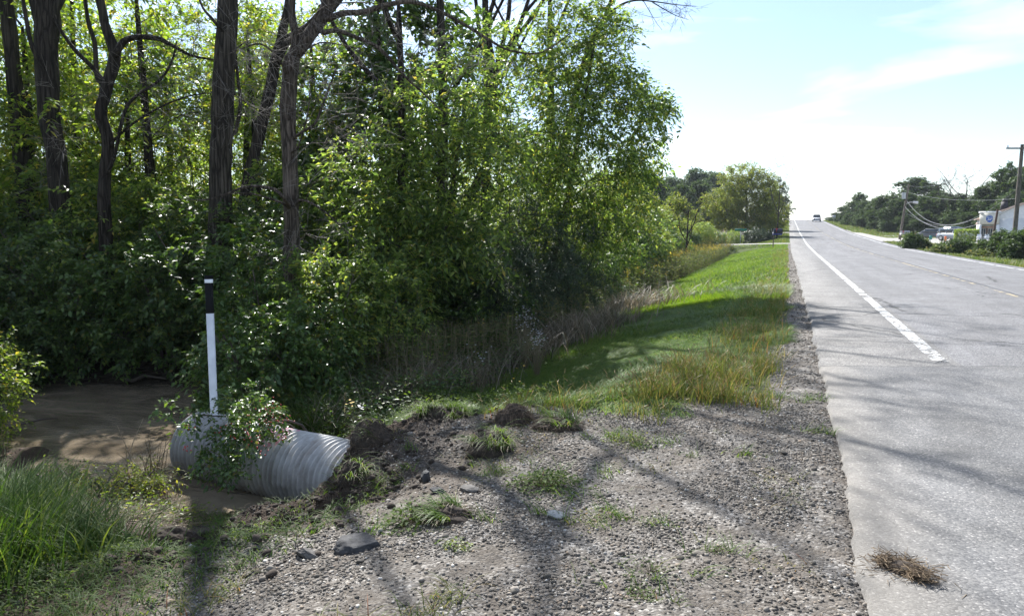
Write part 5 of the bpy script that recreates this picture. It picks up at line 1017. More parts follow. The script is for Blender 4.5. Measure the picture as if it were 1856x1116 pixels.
# yellow-green bush at left edge
pl = np.array([-9.95, 6.0, 0]); pl[2] = TZ1(pl[0], pl[1])
shrub('bush', 'sunlit yellow green bush on the left edge above the creek', .75, 1.75, M_leafY, 90, (.055, .03), None, base=pl, L=.3, nst=5)
pl = np.array([-9.3, 5.2, 0]); pl[2] = TZ1(pl[0], pl[1])
shrub('bush', 'low olive bush at the left edge on the near bank', .5, .7, M_leafO, 50, (.045, .022), None, base=pl, L=.24, nst=5)
# sedge and dry grass behind
def sedge(label, px, py, d, n, h, sp, mat=M_sedge, lean=.15, bend=1.6, w=.010, name='sedge_clump', cat='dry grass'):
    p = at(px, py, dist=d); p[2] = TZ1(p[0], p[1]); return tuss(name, label, (p[0], p[1]), n, h, w, sp, None, mat, lean=lean, bend=bend, cat=cat, group='dry grass clumps in the ditch', ns=5)
sedge('tan drooping grass clump in the middle of the ditch', 745, 620, 10.6, 700, 1.0, .34)
sedge('tan grass right beside the largest drooping clump', 840, 600, 11.4, 500, .95, .3)
sedge('brownish grass bank above the green verge', 1000, 560, 15.5, 900, 1.0, .6, w=.014)
sedge('brown feathery grass between the dark bush and the verge', 1075, 540, 17.5, 900, 1.0, .6, w=.014)
sedge('brownish grass clump nearest the centre weeds', 920, 590, 13.2, 700, .9, .45, w=.012)
sedge('long green and tan grass hanging over the ditch behind the culvert', 545, 680, 9.6, 700, .9, .3, mat=M_grassD, w=.010)
sedge('dry curled grass left of the hanging green grass behind the culvert', 590, 690, 9.5, 300, .75, .25)
sedge('grey brown grass patch at the far end of the dark bush', 1140, 520, 22, 900, 1.0, .8, w=.02)
# goldenrod belt and tall weeds, a continuous mass
def belt(n, x0, x1, y0, y1, fn, h, nl, lw, seedx=0):
    xy = scatter(n, x0, x1, y0, y1); xy = xy[rng.random(n) < fn(xy[:, 0], xy[:, 1])]; P = drop(xy, 0); n = len(P); H = h * (.6 + .6 * rng.random(n)); ln = .12 * rng.normal(size=(n, 2)); T = P + np.column_stack([ln, H])
    u = rng.random((n, nl, 1)); q = P[:, None] * (1 - u) + T[:, None] * u; D = rng.normal(size=q.shape); D[..., 2] = .35
    return P, T, leaves(q.reshape(-1, 3), D.reshape(-1, 3), lw * (.6 + .7 * rng.random(n * nl)), lw * .22, flat=.5)
P1, T1, L1 = belt(9000, -9.5, -4.9, 18, 74, lambda x, y: sm(-4.8, -5.4, x + .3 * jn_(x, y)) * (.5 + .5 * sm(.3, .6, vn(x * .5, y * .2, 3))), .95, 14, .16)
P2, T2, L2 = belt(2600, -6.4, -4.6, 9.5, 18, lambda x, y: sm(-4.7, -5.2, x + .3 * jn_(x, y)), .85, 12, .12)
P3, T3, L3 = belt(5000, 14, 24, 36, 76, lambda x, y: sm(13.8, 16, x - (y - 36) * .05), .8, 12, .2)
Vw, Fw = cat2([L1, L2]); tag(mesh('tall_weeds', Vw, Fw, M_weedT), 'tall grey green weeds between the verge and the bushes', 'weeds', kind='stuff')
Vw, Fw = cat2([L3]); tag(mesh('tall_weeds', Vw, Fw, M_weedT), 'tall weeds on the far side of the road before the shop', 'weeds', kind='stuff')
A_, B_ = np.vstack([P1, P2, P3]), np.vstack([T1, T2, T3]); Vt, Ft = stick(A_, B_, .008, 3); tag(mesh('weed_stems', Vt, [Ft], M_stem), 'thin brown stems of the tall roadside weeds', 'weeds', kind='stuff')
M_gold = leafmat('goldenrod_yellow', [(0, (.34, .28, .04)), (1, (.55, .44, .06))], .3, tint=(1.1, 1, .6), rough=.7)
def plumes(T, frac, L, k=14):
    T = T[rng.random(len(T)) < frac]; n = len(T); a = rng.random((n, 1)) * 6.28; d = np.concatenate([np.cos(a) * .7, np.sin(a) * .7, .5 + 0 * a], 1); u = rng.random((n, k, 1)); q = T[:, None] + d[:, None] * u * L + rng.normal(size=(n, k, 3)) * .035 * (1.3 - u)
    return leaves(q.reshape(-1, 3), rng.normal(size=(n * k, 3)), .05, .03, flat=.3)
sel = T1[(vn(T1[:, 0] * .4, T1[:, 1] * .12, 31) > .42) & (T1[:, 1] > 26)]
Vp, Fp = cat2([plumes(sel, .24, .26), plumes(T3, .08, .25)]); tag(mesh('goldenrod_flowers', Vp, Fp, M_gold), 'yellow goldenrod plumes over the tall weeds', 'flowers', kind='stuff')
# white asters and small yellow flowers
M_wfl = plain('white_petals', (.75, .75, .78), .6); M_yfl = plain('yellow_petals', (.75, .5, .02), .6)
def flowers(label, px, py, d, n, mat, sp, h, r=.014):
    p = at(px, py, dist=d); gz_ = TZ1(p[0], p[1]); root = empty('wild_flower', (p[0], p[1], gz_)); tag(root, label, 'flowers', 'wild flowers in the ditch'); hz = p[2] - gz_
    C = np.column_stack([rng.normal(size=(n, 2)) * sp, hz + rng.normal(size=n) * sp]); q = np.repeat(C, 6, 0); a = np.tile(np.arange(6) * 1.047, n) ; D = np.column_stack([np.cos(a), np.sin(a), .3 + 0 * a]); V, F = leaves(q, D, r, r * .7, flat=.9, fold=0); mesh('petals', V, [F], mat, root)
    B = C * [.2, .2, 0]; Vt, Ft = stick(B, C, .0025, 3); mesh('stalks', Vt, [Ft], M_stem, root)
flowers('white aster sprays beside the verge under the centre crown', 952, 575, 12.4, 60, M_wfl, .10, .6, .02)
flowers('white aster sprays lower down beside the verge', 973, 612, 11.4, 50, M_wfl, .08, .6, .018)
flowers('two white round flowers above the broken bank', 655, 736, 8.2, 4, M_wfl, .06, .4, .022)
flowers('white flowers among the dark weeds left of the verge grass', 872, 640, 10.4, 14, M_wfl, .09, .5, .018)
flowers('two yellow flowers in the dark ditch weeds behind the culvert', 636, 730, 8.3, 5, M_yfl, .05, .4, .018)
flowers('yellow flowers on the near edge of the verge grass', 950, 690, 9.2, 5, M_yfl, .12, .3, .018)
flowers('single yellow flower left of the white asters', 872, 585, 11.8, 3, M_yfl, .03, .6, .02)
flowers('yellow flowers at the far tip of the verge beside the dark bush', 1138, 538, 19.5, 6, M_yfl, .12, .6, .03)
# ------------------------------------------------------------------ thatch on the road
p = at(1638, 1033, 0); root = empty('straw_wad', (p[0], p[1], 0.0 + crz(p[0]))); tag(root, 'wad of muddy dead grass lying on the pavement edge', 'dead grass')
mb = MB()
for (cx, cy, rx, ry, rz_, n) in [(-.09, .03, .045, .05, .04, 170), (.07, -.09, .06, .05, .045, 300), (-.01, .09, .08, .03, .025, 130), (.03, .01, .035, .07, .03, 150), (0, 0, .2, .16, .006, 110)]:
    C = rng.normal(size=(n, 3)) * [rx * .6, ry * .6, rz_ * .4] + [cx, cy, rz_ * .5]; C[:, 2] = np.maximum(C[:, 2], .005)
    D = unit(rng.normal(size=(n, 3)) * [1, 1, .2] + [.3, -.5, 0]); l = .03 + .09 * rng.random((n, 1)) ** 2; A, B = C - D * l * .5, C + D * l * .5; A[:, 2] = np.maximum(A[:, 2], .002); B[:, 2] = np.maximum(B[:, 2], .003); V, F = stick(A, B, .0022, 3); mb.add(V, F)
D = unit(np.column_stack([rng.normal(size=(34, 2)), np.abs(rng.normal(size=34)) * .05])); A = D * .04 + [0, 0, .02]; V, F = stick(A, A + D * (.06 + .12 * rng.random((34, 1))), .002, 3); mb.add(V, F)
root.scale = (.85, .85, 1.0); mb.build('straw', leafmat('muddy_straw', [(0, (.07, .05, .035)), (.45, (.17, .12, .075)), (1, (.36, .27, .17))], .1, rough=.8), root)
V0, F0 = icos(4); V = V0 * (1 + .3 * fbm(V0[:, 0] * 3, V0[:, 1] * 3 + V0[:, 2] * 2, 4, 5)[:, None]) * [.095, .075, .032]; V[:, 2] = np.maximum(V[:, 2], -.001) + .002; mesh('mud', V, [F0], M_soil, root)
# ------------------------------------------------------------------ bare twigs and driftwood by the creek
b_ = at(200, 662, -1.0); b_[2] = TZ1(b_[0], b_[1]) - .05; SD = math.hypot(b_[0], b_[1])
tree('dead_sapling', 'bare grey dead sapling leaning over the far bank of the creek', 'dead sapling', b_, [([b_, at(195, 600, dist=SD), at(178, 540, dist=SD), at(165, 500, dist=SD), at(168, 485, dist=SD), at(195, 460, dist=SD), at(215, 435, dist=SD)], [.025, .022, .018, .014, .012, .008, .004], None),
    (tp([(168, 487), (155, 465), (140, 440)], SD), [.012, .008, .004], at(168, 487, dist=SD)), (tp([(175, 550), (140, 525), (110, 505), (98, 495)], SD), [.01, .008, .006, .003], at(175, 545, dist=SD)), (tp([(176, 545), (150, 525), (135, 500), (130, 490)], SD), [.01, .008, .006, .003], at(176, 542, dist=SD)),
    (tp([(200, 640), (175, 625), (150, 615), (138, 605)], SD), [.012, .01, .007, .003], at(198, 640, dist=SD)), (tp([(197, 600), (205, 590), (213, 608)], SD), [.008, .006, .003], at(196, 602, dist=SD))], [(at(250, 600, dist=SD), (.6, .4, .5), 8)], None, M_dead, bare=True, ntw=2, L=.25, tipr=.0025)
def log(name, label, P, r, k=7): mb = MB(); P = np.array(P, float); c0 = P[0].copy(); mb.tube(P - c0, r, k); o = mb.build(name, M_twig, None, smooth=True, loc=c0); tag(o, label, 'branch', 'driftwood'); return o
log('fallen_branch', 'dark wet branch lying across the water at the left edge', [at(-20, 785, -1.17), at(40, 768, -1.13), at(75, 760, -1.12), at(105, 757, -1.19)], [.022, .018, .014, .008])
log('fallen_branch', 'curved branch stuck in the mud of the far bank', [at(215, 684, -1.16), at(240, 690, -1.12), at(262, 680, -1.05), at(300, 686, -1.1)], [.03, .035, .03, .012])
log('fallen_branch', 'pale stick on the far bank beside the curved branch', [at(60, 656, -1.0), at(120, 662, -.98), at(190, 656, -.95)], [.012, .01, .006])
log('fallen_branch', 'short stump of driftwood at the far water edge', [at(255, 680, -1.15), at(256, 665, -1.0), at(262, 655, -.85)], [.06, .045, .02])
xy = scatter(900, -13, -6.5, 9.0, 10.8); P = drop(xy, .02); D = unit(np.column_stack([rng.normal(size=(len(P), 2)), .15 * rng.normal(size=len(P))])); Vt, Ft = stick(P, P + D * (.15 + .5 * rng.random((len(P), 1))), .005, 3)
tag(mesh('twig_litter', Vt, [Ft], M_twig), 'fallen twigs and litter on the far bank', 'twigs', kind='stuff')
xy = scatter(9000, -5.5, .3, 1.8, 8.5); x, y = xy.T; xy = xy[rng.random(len(x)) < .12 + .5 * sm(-1.6, -3.2, x)]; P = drop(xy, .008); D = unit(np.column_stack([rng.normal(size=(len(P), 2)), .1 * rng.normal(size=len(P))])); Vt, Ft = stick(P, P + D * (.03 + .1 * rng.random((len(P), 1))), .0014, 3)
tag(mesh('straw_litter', Vt, [Ft], M_straw), 'bits of dry straw scattered over the gravel and bank', 'straw', kind='stuff')
# ------------------------------------------------------------------ poles and wires
M_pole = barkmat('weathered_pole', (.10, .085, .07), (.24, .21, .18), 10); M_met = plain('galvanised', (.42, .43, .45), .45, metal=.5); M_wire = plain('cable', (.16, .17, .18), .5); M_ins = plain('porcelain', (.5, .5, .52), .2)
def lerp(a, b, t): return np.asarray(a) * (1 - t) + np.asarray(b) * t
pA0 = at(1630, 430, dist=112); pA0[2] = TZ1(pA0[0], pA0[1]); pA1 = at(1647.5, 334, dist=112)
r_ = empty('utility_pole', pA0); tag(r_, 'leaning wooden utility pole with a transformer by the parking lot', 'utility pole')
a1 = pA1 - pA0; MB().tube([a1 * 0 - (0, 0, .5), a1 * .5, a1], [.17, .15, .12], 10).build('pole', M_pole, r_, True)
MB().tube([a1 * .80 + (-.38, -.1, -.45), a1 * .80 + (-.38, -.1, .4)], .26, 14).build('transformer', M_met, r_, True)
mb = MB(); mb.tube([a1 * .64, a1 * .64 + (.4, -.2, .25), a1 * .64 + (1.0, -.4, .3)], .035, 6); mb.build('lamp_arm', M_met, r_)
MB().tube([a1 * .64 + (.85, -.35, .27), a1 * .64 + (1.45, -.5, .2)], [.14, .17], 8).build('lamp_head', M_ins, r_)
pB0 = at(1838, 432, dist=68); pB0[2] = TZ1(pB0[0], pB0[1]); pB1 = at(1853, 262, dist=68)
r_ = empty('utility_pole', pB0); tag(r_, 'tall brown utility pole at the right edge in front of the shop', 'utility pole')
b1 = pB1 - pB0; MB().tube([b1 * 0 - (0, 0, .5), b1 * .5, b1], [.17, .15, .12], 10).build('pole', M_pole, r_, True)
cdir = np.array([.93, .36, 0]); MB().tube([b1 * .965 - cdir * 1.2, b1 * .965 + cdir * 1.2], .06, 4).build('crossarm', M_pole, r_)
for q in (-1.1, 0.0, 1.1): MB().tube([b1 * .965 + cdir * q + (0, 0, .03), b1 * .965 + cdir * q + (0, 0, .22)], [.06, .04], 8).build('insulator', M_ins, r_)
sp0 = at(1797, 432, dist=72); sp0[2] = TZ1(sp0[0], sp0[1]); sp1 = at(1808.5, 379, dist=72)
o = MB().tube([sp0 * 0, (sp1 - sp0) * .5, sp1 - sp0], [.09, .085, .08], 8).build('service_pole', plain('brown_post', (.11, .06, .045), .8), None, True, loc=sp0); tag(o, 'short dark brown service pole directly in front of the shop sign', 'pole')
def wire(label, A, B, sag, r=.014, n=24):
    t = np.linspace(0, 1, n)[:, None]; P = A * (1 - t) + B * t; P[:, 2] -= sag * 4 * (t * (1 - t))[:, 0]; c0 = P[0].copy()
    o = mesh('power_line', *(lambda VF: (VF[0], [VF[1]]))(tube(P - c0, r, 4)), M_wire, loc=c0); tag(o, label, 'power line', 'lines strung between the poles')
B = lambda t: pB0 + b1 * t; Aw = lambda t: pA0 + a1 * t
wire('upper sagging cable between the leaning pole and the tall brown pole', Aw(.72), B(.60), 3.1, .022)
wire('lower sagging cable between the leaning pole and the tall brown pole', Aw(.60), B(.44), 2.4, .022)
wire('thin line running nearly level from pole to pole', Aw(.86), B(.50), .5, .010)
shopdrop = at(1764, 398, dist=103); wire('service drop running from the leaning pole to the shop roof corner', Aw(.52), shopdrop, 1.3, .016)
wire('high thin line leaving the top of the leaning pole', Aw(.97), B(.96), 1.0, .008)
# ------------------------------------------------------------------ shop
M_wh = plain('white_siding', (.72, .73, .75), .6, noise=.06, nscale=3); M_cream = plain('cream_front', (.62, .60, .54), .6, noise=.06); M_roof = plain('brown_shingle', (.20, .15, .135), .9, noise=.2, nscale=4); M_trim = plain('tan_fascia', (.55, .40, .32), .6); M_glass = plain('window_glass', (.03, .04, .05), .1, spec=.8)
so_ = at(1772, 440, dist=104); sz = TZ1(so_[0], so_[1]); fr = at(1808, 440, dist=80) - so_; fr[2] = 0; fr = unit(fr)
ang = math.atan2(so_[1], so_[0]) - math.pi / 2 - .12     # facade faces the road and camera
shop = empty('shop', (so_[0], so_[1], sz), ang + R(10)); shop.scale = (.74, .9, 1.0); tag(shop, 'white shop building with a round blue emblem over its porch', 'shop')
# local: x right along facade, y away, z up ; facade width 3.2 m porch + long side wall to the right
hB = 2.75
mb = MB(); mb.box(.25, 6.6, .6, 9, -.4, hB); mb.add(np.array([[.25, .6, hB], [6.6, .6, hB + 1.9], [6.6, 9, hB + 1.9], [.25, 9, hB]]), [[0, 1, 2, 3]]); mb.add(np.array([[.25, .6, hB], [6.6, .6, hB], [6.6, .6, hB + 1.9]]), [[0, 1, 2]])
mb.add(np.array([[6.6, .6, -.4], [13, .6, -.4], [13, 9, -.4], [6.6, 9, -.4], [6.6, .6, hB + 1.9], [13, .6, hB], [13, 9, hB], [6.6, 9, hB + 1.9]]), [[0, 1, 5, 4], [1, 2, 6, 5], [2, 3, 7, 6], [4, 5, 6, 7]]); mb.build('wall', M_wh, shop)
def slab(x0, z0, x1, z1, y0, y1, t, nm, mt):
    mbx = MB(); n_ = unit(np.array([-(z1 - z0), 0, x1 - x0])) * t; a = np.array([[x0, y0, z0], [x1, y0, z1], [x1, y1, z1], [x0, y1, z0]], float); mbx.add(np.vstack([a, a + n_]), [[0, 3, 2, 1], [4, 5, 6, 7], [0, 1, 5, 4], [1, 2, 6, 5], [2, 3, 7, 6], [3, 0, 4, 7]]); return mbx.build(nm, mt, shop)
rf = slab(-.2, hB - .1, 6.6, hB + 1.95, .32, 9.3, .12, 'roof', M_roof); slab(6.6, hB + 1.95, 13.4, hB - .1, .32, 9.3, .12, 'roof', M_roof)
slab(-.22, hB - .16, 6.6, hB + 1.9, .22, .31, .22, 'fascia', M_trim); slab(6.6, hB + 1.9, 13.4, hB - .16, .22, .31, .22, 'fascia', M_trim)
mb = MB(); mb.box(3.0, 4.2, 3, 4, hB + 1, hB + 2.1, .15); mb.box(3.2, 4.0, 3.2, 3.8, hB + 2.1, hB + 2.45, .1); mb.build('roof_vent', plain('dark_vent', (.03, .025, .03), .6), shop)
# porch block at the left end
mb = MB(); mb.box(-.1, .32, -.7, .55, -.4, 2.05); mb.box(2.3, 2.72, -.7, .55, -.4, 2.05); mb.build('porch_pier', M_wh, shop)
MB().box(.05, 2.7, -.72, .55, 2.09, 3.45).build('sign_panel', M_cream, shop)
MB().box(-.15, 2.9, -.85, .58, 3.46, 3.62, .08).build('parapet_cap', M_wh, shop)
MB().box(-.45, .0, -.6, .5, 2.06, 2.3, .1).build('side_eave', M_trim, shop)
mb = MB(); mb.box(.33, 2.29, -.05, .05, -.3, 2.05); mb.build('shop_front', M_cream, shop)
for q in range(6):
    if q in (2,): continue
    wf = MB().box(.42 + q * .31, .62 + q * .31, -.1, -.06, .45, 1.55).build('window', M_glass, shop)
dd_ = MB().box(1.02, 1.26, -.12, -.06, -.25, 1.6).build('door', plain('brown_door', (.12, .06, .04), .5), shop)
MB().box(.35, 2.27, -.3, -.1, 1.68, 1.82, .02).build('awning', plain('rust_awning', (.40, .20, .13), .7), shop)
# emblem: blue round shield with pale strokes
em = empty('emblem_group', (0, 0, 0)); bpy.data.objects.remove(em)
cxm, czm = 1.32, 2.78; a = np.linspace(0, 2 * np.pi, 33)[:-1]; pts = [(cxm + .46 * math.cos(t) * (1.0 if math.sin(t) < .5 else 1.08), czm + .46 * math.sin(t) * (.86 if math.sin(t) > 0 else 1.0)) for t in a]
n = len(pts); V = np.array([(u, -.76, v) for u, v in pts] + [(u, -.722, v) for u, v in pts]); i_ = np.arange(n); j_ = (i_ + 1) % n
em = mesh('emblem', V, [np.stack([i_, j_, j_ + n, i_ + n], 1), np.array([[0, q, q + 1] for q in range(1, n - 1)])], plain('emblem_blue', (.03, .12, .45), .5), shop)
mb = MB()
for P in ([(-.34, .06), (-.22, .16), (-.12, .02), (-.2, -.06), (-.05, .02), (.02, .1), (.08, -.04), (.2, .08), (.32, .04)], [(-.24, -.18), (-.05, -.12), (.1, -.2), (.24, -.12)], [(-.3, .24), (0, .29), (.3, .24)]):
    mb.tube([np.array([cxm + u, -.775, czm + v]) for u, v in P], .022, 5)
mb.build('emblem_lettering', plain('emblem_white', (.75, .77, .8), .5), em)
# low white porch furniture, path edge
ch0 = None
def chair(loc, rz, label):
    r = empty('lawn_chair', loc, rz); tag(r, label, 'chair', 'white lawn chairs before the shop'); MB().box(-.28, .28, -.28, .26, .38, .43).build('seat', M_wh, r)
    bk = MB(); bk.box(-.28, .28, .24, .30, .43, .98, .03); bk.build('backrest', M_wh, r)
    for sx_ in (-1, 1):
        for sy_ in (-1, 1): MB().box(sx_ * .25 - .03, sx_ * .25 + .03, sy_ * .23 - .03, sy_ * .23 + .03, 0, .38).build('leg', M_wh, r)
        MB().box(sx_ * .31 - .03, sx_ * .31 + .03, -.28, .26, .62, .66).build('armrest', M_wh, r)
for px, py, l in [(1777, 446, 'white lawn chair nearest the hedge at the shop front'), (1791, 446, 'white lawn chair right of the other before the porch')]:
    p = at(px, 438, dist=97); p[2] = TZ1(p[0], p[1]); chair(p, .4, l)
# ------------------------------------------------------------------ vehicles
M_tyre = plain('tyre', (.015, .015, .016), .8); M_rim = plain('rim', (.45, .46, .48), .35, metal=.6); M_cg = plain('car_glass', (.025, .035, .045), .06, spec=.9, noise=.02); M_lr = plain('tail_light', (.5, .02, .02), .3); M_hl = plain('head_light', (.8, .8, .82), .15)
def vehicle(name, label, cat, loc, rz, prof, roofprof, L, Wd, col, wb, wr=.33):
    r = empty(name, loc, rz); tag(r, label, cat); M_ = plain(name + '_paint', col, .4, spec=.4, noise=.03, coat=.1)
    # body: rounded cross-sections along the length; x forward
    def loft(pr, zlow, w0, w1, nm, mt, n=26):
        xs = np.linspace(pr[0][0], pr[-1][0], n); zt = np.interp(xs, [p[0] for p in pr], [p[1] for p in pr]); rows = []
        for x, z in zip(xs, zt):
            e_ = 1 - .10 * (abs(2 * (x - xs[0]) / (xs[-1] - xs[0]) - 1)) ** 4; h = max(z - zlow, .02); a = w0 * e_; b = w1 * e_
            rows.append([(x, -a, zlow), (x, -a * 1.02, zlow + h * .45), (x, -(a * .4 + b * .6), zlow + h * .85), (x, -b * .82, zlow + h), (x, 0, zlow + h * 1.02), (x, b * .82, zlow + h), (x, a * .4 + b * .6, zlow + h * .85), (x, a * 1.02, zlow + h * .45), (x, a, zlow)])
        V = np.array(rows).reshape(-1, 3); k = 9; i = np.arange(n - 1)[:, None] * k; j = np.arange(k)[None]; jn = (j + 1) % k; F = np.stack([i + j, i + jn, i + k + jn, i + k + j], -1).reshape(-1, 4)
        caps = [[b_, b_ + q, b_ + q + 1] for b_ in (0, (n - 1) * k) for q in range(1, k - 1)]; return mesh(nm, V, [F, np.array(caps)], mt, r, smooth=True)
    loft(prof, .28, Wd / 2, Wd / 2 * .97, 'body', M_); beltz = prof[len(prof) // 2][1]
    loft(roofprof, beltz - .06, Wd / 2 * .93, Wd / 2 * .76, 'windows', M_cg)
    rp = [p for p in roofprof if p[1] > max(q[1] for q in roofprof) - .09]; x0, x1 = rp[0][0], rp[-1][0]; zt = max(q[1] for q in roofprof)
    rs_ = [(x0 - .04, zt - .03), (x0 + .2, zt + .02), (x1 - .2, zt + .02), (x1 + .04, zt - .03)]; loft(rs_, zt - .07, Wd / 2 * .80, Wd / 2 * .77, 'roof', M_, 8)
    mb = MB()
    for x in (roofprof[0][0] * .5 + rp[0][0] * .5, (x0 + x1) / 2, roofprof[-1][0] * .5 + rp[-1][0] * .5): 
        z1 = np.interp(x, [p[0] for p in roofprof], [p[1] for p in roofprof])
        for s_ in (-1, 1): mb.tube([(x, s_ * Wd / 2 * .95, beltz - .02), (x, s_ * Wd / 2 * .80, z1 - .02)], .045, 5)
    mb.build('pillars', M_, r)
    for x in (-wb / 2, wb / 2):
        for s_ in (-1, 1):
            w = MB().tube([(x, s_ * (Wd / 2 - .17), wr), (x, s_ * (Wd / 2 + .015), wr)], wr, 20).build('wheel', M_tyre, r); MB().tube([(x, s_ * (Wd / 2 + .0), wr), (x, s_ * (Wd / 2 + .03), wr)], wr * .62, 14).build('rim', M_rim, w)
    for s_ in (-1, 1):
        MB().box(L / 2 - .12, L / 2 - .02, s_ * Wd * .36 - .18, s_ * Wd * .36 + .18, .58, .74, .02).build('headlight', M_hl, r)
        MB().box(-L / 2 + .0, -L / 2 + .10, s_ * Wd * .36 - .16, s_ * Wd * .36 + .16, .68, .84, .02).build('tail_light', M_lr, r)
        MB().box(roofprof[-1][0] - .35, roofprof[-1][0] - .2, s_ * (Wd / 2 + .08) - .09, s_ * (Wd / 2 + .08) + .09, beltz - .02, beltz + .13, .02).build('mirror', M_, r)
    return r
sedp = [(-2.3, .62), (-2.25, .86), (-1.6, .95), (-.3, .93), (1.0, .90), (1.9, .78), (2.25, .66), (2.32, .5)]; sedr = [(-1.75, .92), (-1.1, 1.34), (-.5, 1.43), (.2, 1.42), (.5, 1.34), (1.15, .9)]
p = at(1693, 436, dist=118); v1_ = vehicle('sedan', 'dark grey sedan parked side on in front of the trees', 'car', (p[0], p[1], TZ1(p[0], p[1]) + .08), math.atan2(p[1], p[0]) - math.pi / 2 - .45, sedp, sedr, 4.6, 1.8, (.10, .105, .12), 2.75)
suvp = [(-2.2, .7), (-2.15, .98), (-1.5, 1.02), (-.3, 1.02), (.8, 1.0), (1.6, .95), (2.1, .82), (2.2, .55)]; suvr = [(-2.1, 1.0), (-1.9, 1.62), (-1.2, 1.72), (0, 1.72), (.35, 1.62), (.95, 1.0)]
p = at(1731, 438, dist=105); vehicle('suv', 'light silver sport utility car parked beside the hedge', 'car', (p[0], p[1], TZ1(p[0], p[1]) + .08), math.atan2(p[1], p[0]) + math.pi + .75, suvp, suvr, 4.4, 1.8, (.22, .25, .29), 2.65, .35)
x_, y_ = 7.0, 205.0; vehicle('pickup_truck', 'silver pickup driving away near the crest of the road', 'truck', (x_, y_, float(Rz(y_)) + .05), math.pi / 2, [(-2.5, .75), (-2.45, 1.05), (-.8, 1.05), (0, 1.05), (1.2, 1.05), (2.3, .95), (2.5, .6)], [(-.8, 1.05), (-.65, 1.78), (0, 1.85), (.7, 1.75), (1.3, 1.05)], 5.0, 1.95, (.35, .38, .42), 3.2, .38)
# ------------------------------------------------------------------ mailboxes and small signs
M_mail = plain('mailbox_black', (.015, .017, .035), .4, noise=.1)
def mailbox(px, py, d, label, mat, Wm=.55, Hm=.26, rot=0., hz=None, dp=.3, paper=True):
    p = at(px, py, dist=d); p[2] = TZ1(p[0], p[1]); top = hz; r = empty('mailbox', p, YAW + rot); tag(r, label, 'mailbox')
    mb = MB(); mb.tube([(0, 0, -.3), (.02, 0, top)], .045, 6); mb.build('post', M_twig, r)
    n = 12; a = np.linspace(0, np.pi, n); pr = [(-dp / 2, 0), (dp / 2, 0)] + [(dp / 2 * math.cos(t), Hm * .45 + Hm * .55 * math.sin(t)) for t in a]
    pr2 = [(u, v + top) for u, v in pr]; bx = MB().prism(pr2, 'x', -.05, Wm).build('box', mat, r)
    MB().prism([(u * 1.05, v * 1 + .0) for u, v in pr2], 'x', Wm, Wm + .02).build('door', mat, r)
    fl_ = MB(); fl_.box(.15, .18, -dp / 2 - .03, -dp / 2 - .01, top + .1, top + .42); fl_.box(.12, .26, -dp / 2 - .03, -dp / 2 - .01, top + .34, top + .42); fl_.build('flag', M_lr, r)
    if paper: MB().box(-.02, Wm, -dp * .4, dp * .4, top - .16, top - .02).build('paper_holder', plain('blue_holder', (.03, .04, .22), .5), r)
    return r
mailbox(1401, 447, 68, 'dark mailbox on a thin leaning post at the near driveway', M_mail, Wm=.72, Hm=.42, hz=1.32, dp=.42)
mailbox(1632, 437, 98, 'silver mailbox at the foot of the leaning utility pole', M_met, Wm=1.0, Hm=.42, hz=.75, dp=.4, paper=False)
def sign(name, label, px, py, d, w, h, H, mat, cat='sign'):
    p = at(px, py, dist=d); p[2] = TZ1(p[0], p[1]); r = empty(name, p, math.atan2(p[1], p[0]) - math.pi / 2); tag(r, label, cat)
    MB().box(-.03, .03, -.02, .02, -.3, H).build('post', M_met, r); MB().box(-w / 2, w / 2, -.04, -.022, H - h, H).build('panel', mat, r); return r
sign('road_sign', 'small grey road sign facing away on the far right verge', 1511, 408, 190, .75, .75, 2.0, M_met)
sign('street_sign', 'green street name sign on a post by the second driveway', 1342, 430, 88, 1.3, .28, 2.3, plain('sign_green', (.01, .16, .10), .5))
sign('lawn_sign', 'teal marker sign beside the parked sedan at the lot edge', 1686, 443, 90, .3, .45, .9, plain('sign_teal', (.03, .22, .2), .5))
sign('safety_flag', 'orange marker between the two parked cars', 1713, 442, 92, .22, .5, .8, plain('orange_marker', (.8, .18, .05), .6), 'marker')
# ------------------------------------------------------------------ hedge and roadside bushes on the right
GB = 'bushes on the right verge'
def rb(label, px, d, cr, H, mat=M_leaf, n=120, sq=1):
    p = at(px, 440, dist=d); b_ = (p[0], p[1], TZ1(p[0], p[1]) - .1); H = H * .62; mat = M_leafF if mat is not M_leafO else M_weedT; return shrub('roadside_bush', label, cr, H, mat, n, (.16, .09), GB, base=b_, L=.45, cat='bush', nl=8)
rb('bright green bush at the lot entrance, left of the parked sedan', 1655, 66, .62, 2.1, M_leaf, 110)
rb('smaller green bush right beside the lot entrance bush', 1672, 66, .6, 1.3, M_leafO, 90)
rb('green bush in front of the silver parked car, left half', 1728, 60, .85, 1.5, M_leaf, 130)
rb('green bush in front of the silver parked car, right half', 1744, 60, .75, 1.6, M_leaf, 120)
rb('dark bush below the brown service pole', 1806, 58, 1.0, 2.3, M_leafD, 150)
rb('dark dense bush at the foot of the tall utility pole', 1830, 57, 1.1, 2.9, M_leafD, 170)
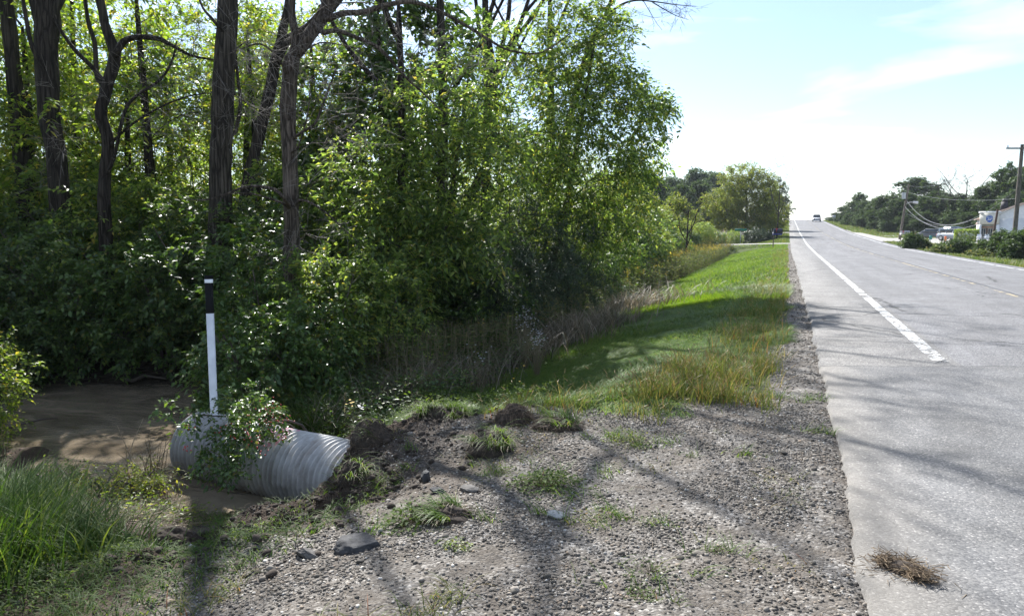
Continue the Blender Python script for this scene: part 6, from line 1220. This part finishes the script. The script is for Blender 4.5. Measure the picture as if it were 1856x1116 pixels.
rb('dark green bush at the right edge of the picture', 1862, 54, 1.2, 2.9, M_leafD, 170)
rb('olive weedy bush before the lawn chairs', 1777, 56, .7, .55, M_leafO, 110)
rb('low bush at the left end of the goldenrod on the right verge', 1705, 58, .6, .8, M_leafO, 60)
p = at(1751, 437, dist=100); b_ = np.array([p[0], p[1], TZ1(p[0], p[1])]); r = empty('hedge', b_, math.atan2(p[1], p[0]) - math.pi / 2); tag(r, 'low clipped green hedge left of the shop front', 'hedge')
n = 9000; q = (rng.random((n, 3)) - .5) * [2.4, 1.4, 1.4]; k = (np.abs(q / [2.4, 1.4, 1.4]) > .36).any(1); q = q[k]; V, F = leaves(q + [0, 0, .8], unit(q + .6 * rng.normal(size=q.shape)), .14, .08); mesh('foliage', V, [F], M_leaf, r)
mb = MB()
for x in np.linspace(-1.0, 1.0, 6): mb.tube([(x, 0, -.1), (x + .1, .1, .8), (x, -.1, 1.3)], .03, 4)
mb.build('stems', M_twig, r)
# round grey shrub left by driveway
p = at(1375, 430, dist=96); shrub('roadside_bush', 'low rounded grey green bush beside the driveways beyond the mailbox', 2.0, 1.9, M_leafB, 150, (.14, .07), None, base=(p[0], p[1], TZ1(p[0], p[1])), L=.4, cat='bush')
0 and print('SHOPZ', sz, TZ1(14, 56), TZ1(12, 56), TZ1(18, 68), TZ1(15, 110))
# ------------------------------------------------------------------ air
m, N, fin = nodes('haze_air'); v = N('ShaderNodeVolumePrincipled', {'Color': (.82, .90, 1, 1), 'Density': .00018, 'Anisotropy': .25})
m.node_tree.links.new(v.outputs[0], [n for n in m.node_tree.nodes if n.type == 'OUTPUT_MATERIAL'][0].inputs['Volume'])
hz = MB().box(-950, 950, -250, 2050, -60, 40).build('haze', m); tag(hz, 'thin bluish summer haze over the road and wood', 'haze', kind='stuff')
# uncountable bits of a thing
for o in SC.objects:
    if o.parent is not None and o.name.split('.')[0] in ('twigs', 'dead_twigs', 'roots', 'grass', 'dead_grass', 'berries', 'petals', 'straw', 'stalks', 'leaves', 'blades'): o['kind'] = 'stuff'
